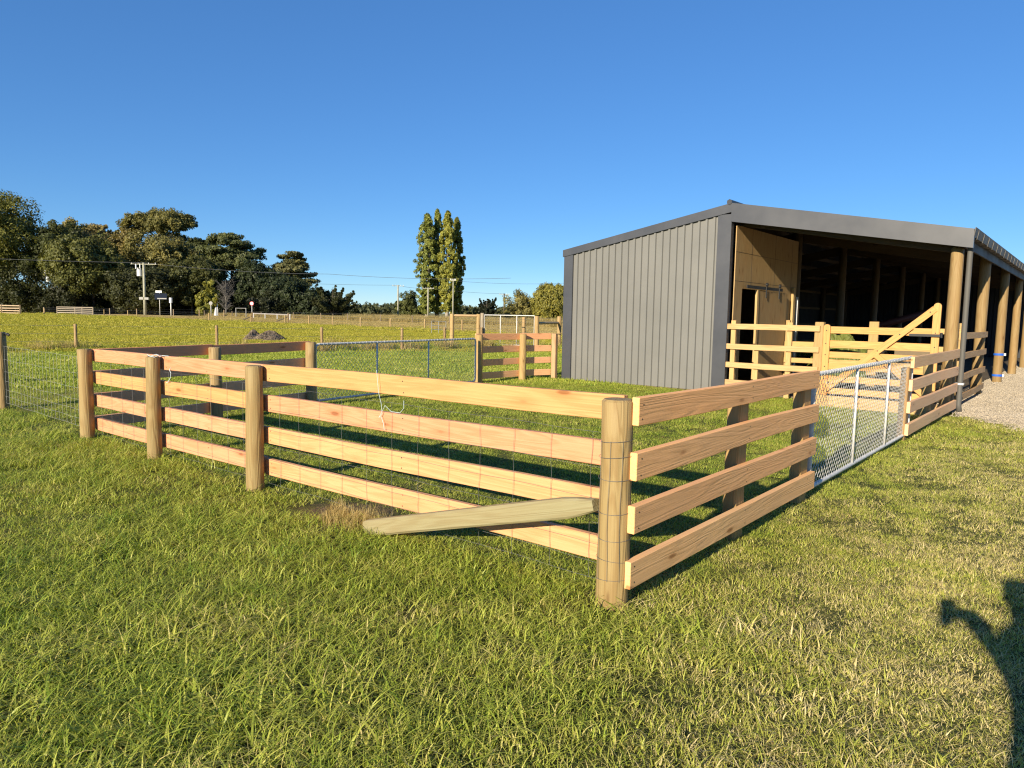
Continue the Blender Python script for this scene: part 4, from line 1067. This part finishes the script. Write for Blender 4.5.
def tuft(name, mat, n, rad, h, hv, width, bend, seed, lie=0., segs=3):
    g = np.random.default_rng(seed)
    q = g.uniform(0, 2*np.pi, n); rr = rad*np.sqrt(g.random(n))
    base = np.stack([rr*np.cos(q), rr*np.sin(q), np.full(n, -.012)], 1)
    H = h*(1-hv + hv*2*g.random(n)**1.4); a = g.uniform(0, 2*np.pi, n)
    B = bend*g.uniform(.3, 1.6, n)*H; d = np.stack([np.cos(a), np.sin(a)], 1)
    tw = a + np.pi/2 + g.normal(size=n)*.5; wv = np.stack([np.cos(tw), np.sin(tw), np.zeros(n)], 1)
    W_ = width*g.uniform(.6, 1.3, n)
    lvl = np.linspace(0, 1, segs+1); V = []
    for t in lvl:
        off = B*(t**1.8); zz = H*(t - .32*np.clip(bend, 0, 1.2)*t**3)
        c = base + np.stack([d[:, 0]*off, d[:, 1]*off, zz], 1)
        w_ = (W_*(1-.9*t**1.6))[:, None]*wv*.5
        V += [c-w_, c+w_]
    V = np.stack(V, 1)  # n, 2*(segs+1), 3
    m = 2*(segs+1)
    fs = []
    for s_ in range(segs): fs.append([2*s_, 2*s_+1, 2*s_+3, 2*s_+2])
    fs = np.array(fs)[None] + (np.arange(n)*m)[:, None, None]
    me = bpy.data.meshes.new(name); v = V.reshape(-1, 3); fq = fs.reshape(-1, 4)
    me.vertices.add(len(v)); me.vertices.foreach_set('co', v.astype(np.float32).ravel())
    me.loops.add(fq.size); me.loops.foreach_set('vertex_index', fq.astype(np.int32).ravel())
    me.polygons.add(len(fq)); me.polygons.foreach_set('loop_start', np.arange(0, fq.size, 4, dtype=np.int32)); me.polygons.foreach_set('loop_total', np.full(len(fq), 4, dtype=np.int32))
    me.polygons.foreach_set('use_smooth', np.ones(len(fq), dtype=bool))
    me.materials.append(mat); me.update(calc_edges=True)
    return bpy.data.objects.new(name, me)

def scatter(name, pts, rotz, scl, idx, protos, label, cat, kind='stuff', tilt=.06, seed=1):
    g = np.random.default_rng(seed)
    coll = bpy.data.collections.new(name + '_tufts')
    for p in protos: coll.objects.link(p)
    me = bpy.data.meshes.new(name); n = len(pts)
    me.vertices.add(n); me.vertices.foreach_set('co', np.asarray(pts, dtype=np.float32).ravel())
    at = me.attributes.new('rot', 'FLOAT_VECTOR', 'POINT'); at.data.foreach_set('vector', np.stack([g.normal(size=n)*tilt, g.normal(size=n)*tilt, rotz], 1).astype(np.float32).ravel())
    at = me.attributes.new('scl', 'FLOAT', 'POINT'); at.data.foreach_set('value', np.asarray(scl, dtype=np.float32))
    at = me.attributes.new('idx', 'INT', 'POINT'); at.data.foreach_set('value', np.asarray(idx, dtype=np.int32))
    o = put(name, me, None, (0, 0, 0)); tag(o, label, cat, None, kind)
    ng = bpy.data.node_groups.new(name + '_scatter', 'GeometryNodeTree')
    ng.interface.new_socket('Geometry', in_out='INPUT', socket_type='NodeSocketGeometry')
    ng.interface.new_socket('Geometry', in_out='OUTPUT', socket_type='NodeSocketGeometry')
    gi, go = ng.nodes.new('NodeGroupInput'), ng.nodes.new('NodeGroupOutput')
    ci = ng.nodes.new('GeometryNodeCollectionInfo'); ci.inputs['Collection'].default_value = coll; ci.inputs['Separate Children'].default_value = True; ci.inputs['Reset Children'].default_value = True
    ip = ng.nodes.new('GeometryNodeInstanceOnPoints'); ip.inputs['Pick Instance'].default_value = True
    def attr(nm, dt):
        a_ = ng.nodes.new('GeometryNodeInputNamedAttribute'); a_.data_type = dt; a_.inputs['Name'].default_value = nm
        return next(s_ for s_ in a_.outputs if s_.enabled and s_.name == 'Attribute')
    L = ng.links.new
    L(gi.outputs[0], ip.inputs['Points']); L(ci.outputs[0], ip.inputs['Instance'])
    L(attr('idx', 'INT'), ip.inputs['Instance Index']); L(attr('rot', 'FLOAT_VECTOR'), ip.inputs['Rotation']); L(attr('scl', 'FLOAT'), ip.inputs['Scale'])
    L(ip.outputs[0], go.inputs[0])
    md = o.modifiers.new('scatter', 'NODES'); md.node_group = ng
    return o

def vnoise(x, y, s, seed=0):
    g = np.random.default_rng(seed); out = 0
    for k in range(5):
        a, b, c = g.uniform(.6, 1.6, 3); q = g.uniform(0, 6.28, 3)
        out = out + np.sin((x*np.cos(q[0])+y*np.sin(q[0]))*s*a + q[1] + 1.3*np.sin((y*np.cos(q[2])-x*np.sin(q[2]))*s*b))
    return out/5
GE = np.array(GEDGE[::-1])
def lawn_points(dmin, dmax, dens, ang, seed):
    g = np.random.default_rng(seed); sp = 1/math.sqrt(dens)
    gx, gy = np.meshgrid(np.arange(-dmax, dmax, sp), np.arange(-dmax, dmax, sp))
    gx = gx.ravel() + g.uniform(-.5, .5, gx.size)*sp; gy = gy.ravel() + g.uniform(-.5, .5, gy.size)*sp
    rr_ = np.hypot(gx, gy); an = (np.arctan2(gy, gx) - yaw + np.pi) % (2*np.pi) - np.pi
    m_ = (rr_ >= dmin) & (rr_ < dmax) & (np.abs(an) < ang)
    x, y = CAM.x + gx[m_], CAM.y + gy[m_]; n = len(x)
    keep = ~((x > 11.36) & (y > -.35) & (x < 36.9) & (y < 8.58))
    keep &= ~((x > 10.6) & (y > -.2) & (y < 2.4))
    xe = np.interp(y, GE[:, 1], GE[:, 0]); keep &= ~((y < -.14) & (x > xe + .06*np.sin(y*9)))
    for (px_, py_, pr) in [(-.06, -.01, .17)] + [(0, q_, .11) for q_ in PY_[1:]]: keep &= np.hypot(x-px_, y-py_) > pr
    e = np.hypot(x-.05, (y-2.5)*.8); keep &= ~((e < .34) & (g.random(n) < .93)) & ~((e < .55) & (g.random(n) < .5))
    return x[keep], y[keep], g
def make_lawn():
    protos = []
    gm = M['grass']
    # 0-3 long lush, 4-7 medium, 8-11 short mown
    for i in range(4): protos.append(tuft('a%02d' % i, gm, 135, .18, .073, .65, .0062, 1.05, 10+i, segs=4))
    for i in range(4): protos.append(tuft('a%02d' % (4+i), gm, 230, .20, .043, .6, .0050, 1.0, 20+i))
    for i in range(4): protos.append(tuft('a%02d' % (8+i), gm, 400, .21, .029, .6, .0037, 1.0, 30+i))
    for i in range(3): protos.append(tuft('a%02d' % (12+i), gm, 420, .42, .040, .5, .0085, .7, 40+i, segs=2))
    for i in range(3): protos.append(tuft('a%02d' % (15+i), M['pasture'], 900, 1.1, .055, .5, .017, .7, 50+i, segs=2))
    for i in range(3): protos.append(tuft('a%02d' % (18+i), M['dry_grass'], 75, .15, .022, .6, .0042, 2.6, 90+i, segs=4))
    for i in range(2): protos.append(tuft('a%02d' % (21+i), gm, (9, 16)[i], .03+.05*i, (.04, .028)[i], .4, (.02, .017)[i], (2.0, .9)[i], 95+i, segs=4))
    X, Y, S, I = [], [], [], []
    for dmin, dmax, dens, far in ((.0, 6, 60, 0), (6, 10.5, 40, 0), (10.5, 17, 18, 1), (17, 30, 8, 2), (30, 60, 2.6, 3), (60, 150, .8, 4)):
        x, y, g = lawn_points(dmin, dmax, dens, R({6: 180, 10.5: 90, 17: 75}.get(dmax, 62)), int(dmax*10))
        n = len(x); nz = vnoise(x, y, 1.1, 3); nz2 = vnoise(x, y, 3.3, 8)
        outside = (x < -.05)
        lush = np.where(outside, np.clip((y+1.35)/1.2, 0, 1), 0) + .38*nz + .22*nz2
        lush = np.where(outside & (y > 3.5), lush-.18, lush)
        # uncut strip along the fence foot
        strip = ((np.abs(x-.02) < .17) & (y > .2) & (y < 7.6)) | ((np.abs(y-.0) < .13) & (x > .2) & (x < 11))
        lush = np.where(strip & (g.random(n) < .45), lush+.5, lush)
        u = g.random(n)
        idx = np.where(lush > .72+.25*(u-.5), g.integers(0, 4, n), np.where(lush > .2+.3*(u-.5), g.integers(4, 8, n), g.integers(8, 12, n)))
        dry_ = np.clip((-.2-y)/1.6, .05, 1)*.34*np.clip(.6+nz2, 0, 1.4)
        s_ = g.uniform(.7, 1.3, n)*(1+.30*nz2)
        if far <= 1:   # dead thatch and a few broad leaved weeds among the blades
            dm = (g.random(n) < dry_*1.3+.10) & (idx >= 4)
            X.append(x[dm]+g.normal(size=dm.sum())*.05); Y.append(y[dm]+g.normal(size=dm.sum())*.05); S.append(s_[dm]*1.1); I.append(g.integers(18, 21, dm.sum()))
            wm = g.random(n) < .035*np.clip(.7+1.6*vnoise(x, y, .9, 31), 0, 2)
            X.append(x[wm]+.04); Y.append(y[wm]+.03); S.append(s_[wm]*g.uniform(.6, 1.2, wm.sum())); I.append(np.full(wm.sum(), 22))
        if far == 1: s_ = s_*np.where(idx >= 8, 1.4, 1.25)
        if far == 2: idx = g.integers(12, 15, n); s_ = s_*1.5
        if far >= 3: idx = g.integers(15, 18, n); s_ = s_*(1.0 if far == 3 else 1.8)
        if far >= 3:
            kf = x < 42.2+.8*nz
            x, y, s_, idx = x[kf], y[kf], s_[kf], idx[kf]
        X.append(x); Y.append(y); S.append(s_); I.append(idx)
    x, y, s_, i_ = (np.concatenate(q) for q in (X, Y, S, I))
    g = np.random.default_rng(5)
    zz = np.array([T(a, b) for a, b in zip(x, y)])
    scatter('grass', np.stack([x, y, zz], 1), g.uniform(0, 6.28, len(x)), s_, i_, protos, 'green grass covering the lawn around and inside the pen', 'grass')
    print('lawn tufts', len(x))
make_lawn()
def rough_grass():
    g = np.random.default_rng(21); protos = [tuft('b%02d' % i, M['dry_grass'], 130, .45, .55, .5, .02, .45, 60+i) for i in range(3)]
    protos += [tuft('b%02d' % (3+i), M['grass'], 120, .35, .30, .5, .016, .7, 70+i) for i in range(3)]
    protos += [tuft('b%02d' % (6+i), M['dry_grass'], 500, 3.6, .42, .5, .075, .6, 80+i, segs=2) for i in range(2)]
    P, S, I = [], [], []
    # roadside verge
    n = 5200; y = g.uniform(20, 135, n)**1.0; x = 66.6 + g.gamma(2, 1.1, n); P.append(np.stack([x, y], 1)); S.append(g.uniform(.5, 1.25, n)); I.append(g.integers(0, 3, n))
    n = 900; y = g.uniform(30, 110, n); x = 82 + g.gamma(2, 1.5, n); P.append(np.stack([x, y], 1)); S.append(g.uniform(.8, 1.8, n)); I.append(g.integers(0, 3, n))
    # stubble of the tan field
    n = 6500; x = g.uniform(42.5, 66, n); y = g.uniform(12, 125, n); P.append(np.stack([x, y], 1)); S.append(g.uniform(.16, .3, n)*1.0); I.append(g.integers(6, 8, n))
    # weeds along the paddock fences
    for pts, m in (([(2, 27.5), (5.4, 28.4), (8.4, 28.2)], 60), ([(13.5, 22.4), (16.97, 21.2), (22, 20.2), (25, 17.4)], 210), ([(9.5, 26.2), (12, 24.6)], 14)):
        for k in range(m):
            j = g.integers(0, len(pts)-1); t = g.random(); q = np.array(pts[j])*(1-t)+np.array(pts[j+1])*t + g.normal(size=2)*.22
            P.append(q[None]); S.append(np.array([g.uniform(.8, 1.5)*(.55 if m == 60 else .7)])); I.append(np.array([g.integers(3, 6) if g.random() < .8 else g.integers(0, 3)]))
    # dry wisps round the stay
    n = 26; P.append(np.stack([g.normal(size=n)*.1-.02, 2.35+g.normal(size=n)*.25], 1)); S.append(g.uniform(.12, .2, n)); I.append(g.integers(0, 3, n))
    p = np.vstack(P); z = np.array([T(a, b) for a, b in p])
    scatter('rough_grass', np.column_stack([p, z]), g.uniform(0, 6.28, len(p)), np.concatenate(S), np.concatenate(I), protos, 'tall dry and weedy grass along the fences and the road', 'grass')
rough_grass()

# ---------------------------------------------------------------- the person whose shadow lies on the lawn
def person():
    B = Vector((-3.42, -2.435, 0)); fw = Vector((math.cos(R(16)), math.sin(R(16)), 0)); lf_ = Vector((-fw.y, fw.x, 0))
    root = thing('person', B.to_tuple(), 'person in jumper and jeans holding up a phone, casting the shadow at lower right', 'person')
    P = lambda fx, lx, z: Vector((0, 0, z)) + fw*fx + lf_*lx
    hand = (CAM - B) - f*.05 - Vector((0, 0, .06))
    V = {}; verts = []; rad = []; edges = []
    def v(n_, p, r_, par=None):
        V[n_] = len(verts); verts.append(p); rad.append(r_)
        if par is not None: edges.append((V[par], V[n_]))
    v('pelvis', P(0, 0, .98), (.225, .15)); v('waist', P(.0, 0, 1.14), (.185, .13), 'pelvis'); v('chest', P(.01, 0, 1.34), (.175, .125), 'waist'); v('upper', P(.0, 0, 1.49), (.14, .10), 'chest')
    v('neck', P(.01, 0, 1.58), (.062, .062), 'upper'); v('jaw', P(.035, 0, 1.655), (.078, .085), 'neck'); v('head', P(.03, 0, 1.73), (.083, .098), 'jaw'); v('crown', P(.015, 0, 1.80), (.062, .075), 'head')
    for s_, nm in ((1, 'l'), (-1, 'r')):
        v('hip'+nm, P(0, .10*s_, .92), (.10, .105), 'pelvis'); v('thigh'+nm, P(.01, .11*s_, .72), (.088, .09), 'hip'+nm); v('knee'+nm, P(.02, .115*s_, .50), (.062, .064), 'thigh'+nm)
        v('calf'+nm, P(-.01, .12*s_, .34), (.058, .062), 'knee'+nm); v('ankle'+nm, P(-.02, .125*s_, .09), (.042, .045), 'calf'+nm); v('heel'+nm, P(-.02, .125*s_, .045), (.042, .04), 'ankle'+nm); v('toe'+nm, P(.17, .14*s_, .035), (.042, .03), 'heel'+nm)
        v('sh'+nm, P(0, .165*s_, 1.47), (.066, .066), 'upper')
    el = verts[V['shl']].lerp(hand, .5) + Vector((.15, .017, .02)); v('ell', el, (.048, .048), 'shl'); v('wrl', el.lerp(hand, .82), (.03, .034), 'ell'); v('hal', el.lerp(hand, .95), (.035, .02), 'wrl')
    v('elr', P(.0, -.27, 1.18), (.05, .05), 'shr'); v('wrr', P(.06, -.29, .93), (.032, .036), 'elr'); v('har', P(.08, -.285, .85), (.04, .022), 'wrr')
    hb = verts[V['hal']]
    for k, (o_, ln) in enumerate(((.028, .070), (.010, .080), (-.010, .074), (-.028, .058))):
        v('f%d' % k, hb + uv*(.02) + rv*o_ , (.010, .010), 'hal'); v('g%d' % k, hb + uv*(.02+ln*.5) + rv*(o_*1.1) - f*.015, (.009, .009), 'f%d' % k); v('h%d' % k, hb + uv*(.02+ln*.85) + rv*(o_*1.1) - f*.005, (.008, .008), 'g%d' % k)
    v('t0', hb + rv*.045 + uv*.005, (.011, .011), 'hal'); v('t1', hb + rv*.06 + uv*.04 - f*.01, (.009, .009), 't0')
    hr = verts[V['har']]
    for k, o_ in enumerate((.028, .010, -.010, -.027)):
        v('rf%d' % k, hr + fw*o_ - Vector((0, 0, .045)), (.010, .010), 'har'); v('rg%d' % k, hr + fw*(o_-.005) + lf_*.02 - Vector((0, 0, .10-.008*abs(k-1))), (.008, .008), 'rf%d' % k)
    v('rt', hr + fw*.05 - Vector((0, 0, .03)), (.010, .010), 'har'); v('rt1', hr + fw*.058 - Vector((0, 0, .07)), (.008, .008), 'rt')
    me = bpy.data.meshes.new('body'); me.from_pydata([tuple(p) for p in verts], edges, [])
    tmp = bpy.data.objects.new('body', me); COL.objects.link(tmp)
    sk = tmp.modifiers.new('skin', 'SKIN'); sk.use_smooth_shade = True
    for i, d_ in enumerate(me.skin_vertices[0].data): d_.radius = rad[i]; d_.use_root = (i == 0)
    ss = tmp.modifiers.new('sub', 'SUBSURF'); ss.levels = 2; ss.render_levels = 2
    dg = bpy.context.evaluated_depsgraph_get(); dg.update()
    fin = bpy.data.meshes.new_from_object(tmp.evaluated_get(dg)); bpy.data.objects.remove(tmp)
    mats = [plain_mat('skin', (.45, .26, .18), .5), plain_mat('jumper', (.06, .08, .13), .9), plain_mat('jeans', (.04, .06, .12), .9), plain_mat('boots', (.06, .04, .03), .6)]
    fin.materials.clear()
    for m_ in mats: fin.materials.append(m_)
    for p in fin.polygons:
        c = p.center; lx = c.dot(lf_)
        near_l = (c-hand).length < .14; near_r = c.z < .93 and lx < -.22
        p.material_index = 3 if c.z < .12 else 2 if (c.z < 1.0 and not near_r and lx > -.23) else 0 if (c.z > 1.56 and abs(lx) < .14) or near_l or near_r else 1
    fin.name = 'body'; put('body', fin, root, B)
    # hair, face details
    hm = MB(); pts = []
    hc = P(.0, 0, 1.755)
    n_, m_ = 16, 9
    for i in range(m_):
        a_ = math.pi*.62*i/(m_-1)
        for j in range(n_):
            q = 2*math.pi*j/n_; rr = math.sin(a_); bk = .25 if math.cos(q) < 0 else -.12*i/m_
            pts.append(hc + fw*(.118*rr*math.cos(q)-.012) + lf_*(.096*rr*math.sin(q)) + Vector((0, 0, .098*math.cos(a_*(1 if math.cos(q) < .3 else .62)))))
    hm.add(pts, [(i*n_+j, i*n_+(j+1) % n_, (i+1)*n_+(j+1) % n_, (i+1)*n_+j) for i in range(m_-1) for j in range(n_)])
    for k, p in enumerate(hm.v): hm.v[k] = tuple(Vector(p)+B)
    hm.build('hair', plain_mat('brown_hair', (.06, .04, .025), .6), root, True)
    def ball(nm, c, r_, mat, sq=(1, 1, 1)):
        b_ = MB(); n1 = 10; vv = []
        for i in range(7):
            for j in range(n1):
                a_, q = math.pi*i/6, 2*math.pi*j/n1; vv.append(B + c + fw*r_*sq[0]*math.sin(a_)*math.cos(q) + lf_*r_*sq[1]*math.sin(a_)*math.sin(q) + Vector((0, 0, r_*sq[2]*math.cos(a_))))
        b_.add(vv, [(i*n1+j, i*n1+(j+1) % n1, (i+1)*n1+(j+1) % n1, (i+1)*n1+j) for i in range(6) for j in range(n1)]); return b_.build(nm, mat, root, True)
    for s_ in (1, -1):
        ball('eye', P(.118, .032*s_, 1.735), .012, M['white']); ball('ear', P(.02, .088*s_, 1.72), .03, mats[0], (.7, .35, 1))
    ball('nose', P(.135, 0, 1.70), .02, mats[0], (.9, .7, 1.2)); ball('mouth', P(.122, 0, 1.66), .022, plain_mat('lips', (.35, .13, .11), .5), (.3, 1, .3))
    ph = MB(); c = CAM - f*.020 - rv*.0; hx, hy = .036, .075
    cs = [(-hx, -hy), (hx, -hy), (hx, hy), (-hx, hy)]
    cc = c - uv*.055
    ph.prism([cc + rv*a_ + uv*b_ for a_, b_ in cs], -f*.009); p_o = ph.build('phone', M['black']); tag(p_o, 'black phone held up by the person casting the shadow', 'phone')
person()

def stones():
    g = np.random.default_rng(33); protos = []
    for k in range(4):
        mb = MB()
        for i in range(150):
            x_, y_ = g.uniform(-.5, .5, 2); r_ = g.uniform(.006, .019); h_ = r_*g.uniform(.5, .9); a_ = g.uniform(0, 6.28)
            pts = [(x_+r_*math.cos(a_+q*1.2566)*g.uniform(.8, 1.2), y_+r_*math.sin(a_+q*1.2566)*g.uniform(.8, 1.2), 0) for q in range(5)]
            top = [(x_+(p[0]-x_)*.55, y_+(p[1]-y_)*.55, h_*g.uniform(.8, 1.2)) for p in pts]
            mb.add(pts+top, [(5, 6, 7, 8, 9)] + [(q, (q+1) % 5, 5+(q+1) % 5, 5+q) for q in range(5)])
        me = bpy.data.meshes.new('stones'); me.from_pydata(mb.v, [], mb.f); me.materials.append(M['gravel']); me.update()
        protos.append(bpy.data.objects.new('c%02d' % k, me))
    n = 2600; x = g.uniform(8, 32, n); y = .1 - g.gamma(1.3, 2.6, n); xe = np.interp(y, GE[:, 1], GE[:, 0])
    k = (x > xe+.4) & ~((y > -.5) & (x < 11.9)); x, y = x[k], y[k]
    scatter('gravel_stones', np.stack([x, y, np.full(len(x), .004)], 1), g.uniform(0, 6.28, len(x)), g.uniform(.8, 1.3, len(x)), g.integers(0, 4, len(x)), protos, 'loose gravel stones lying on the yard beside the shed', 'gravel', tilt=0.)
stones()
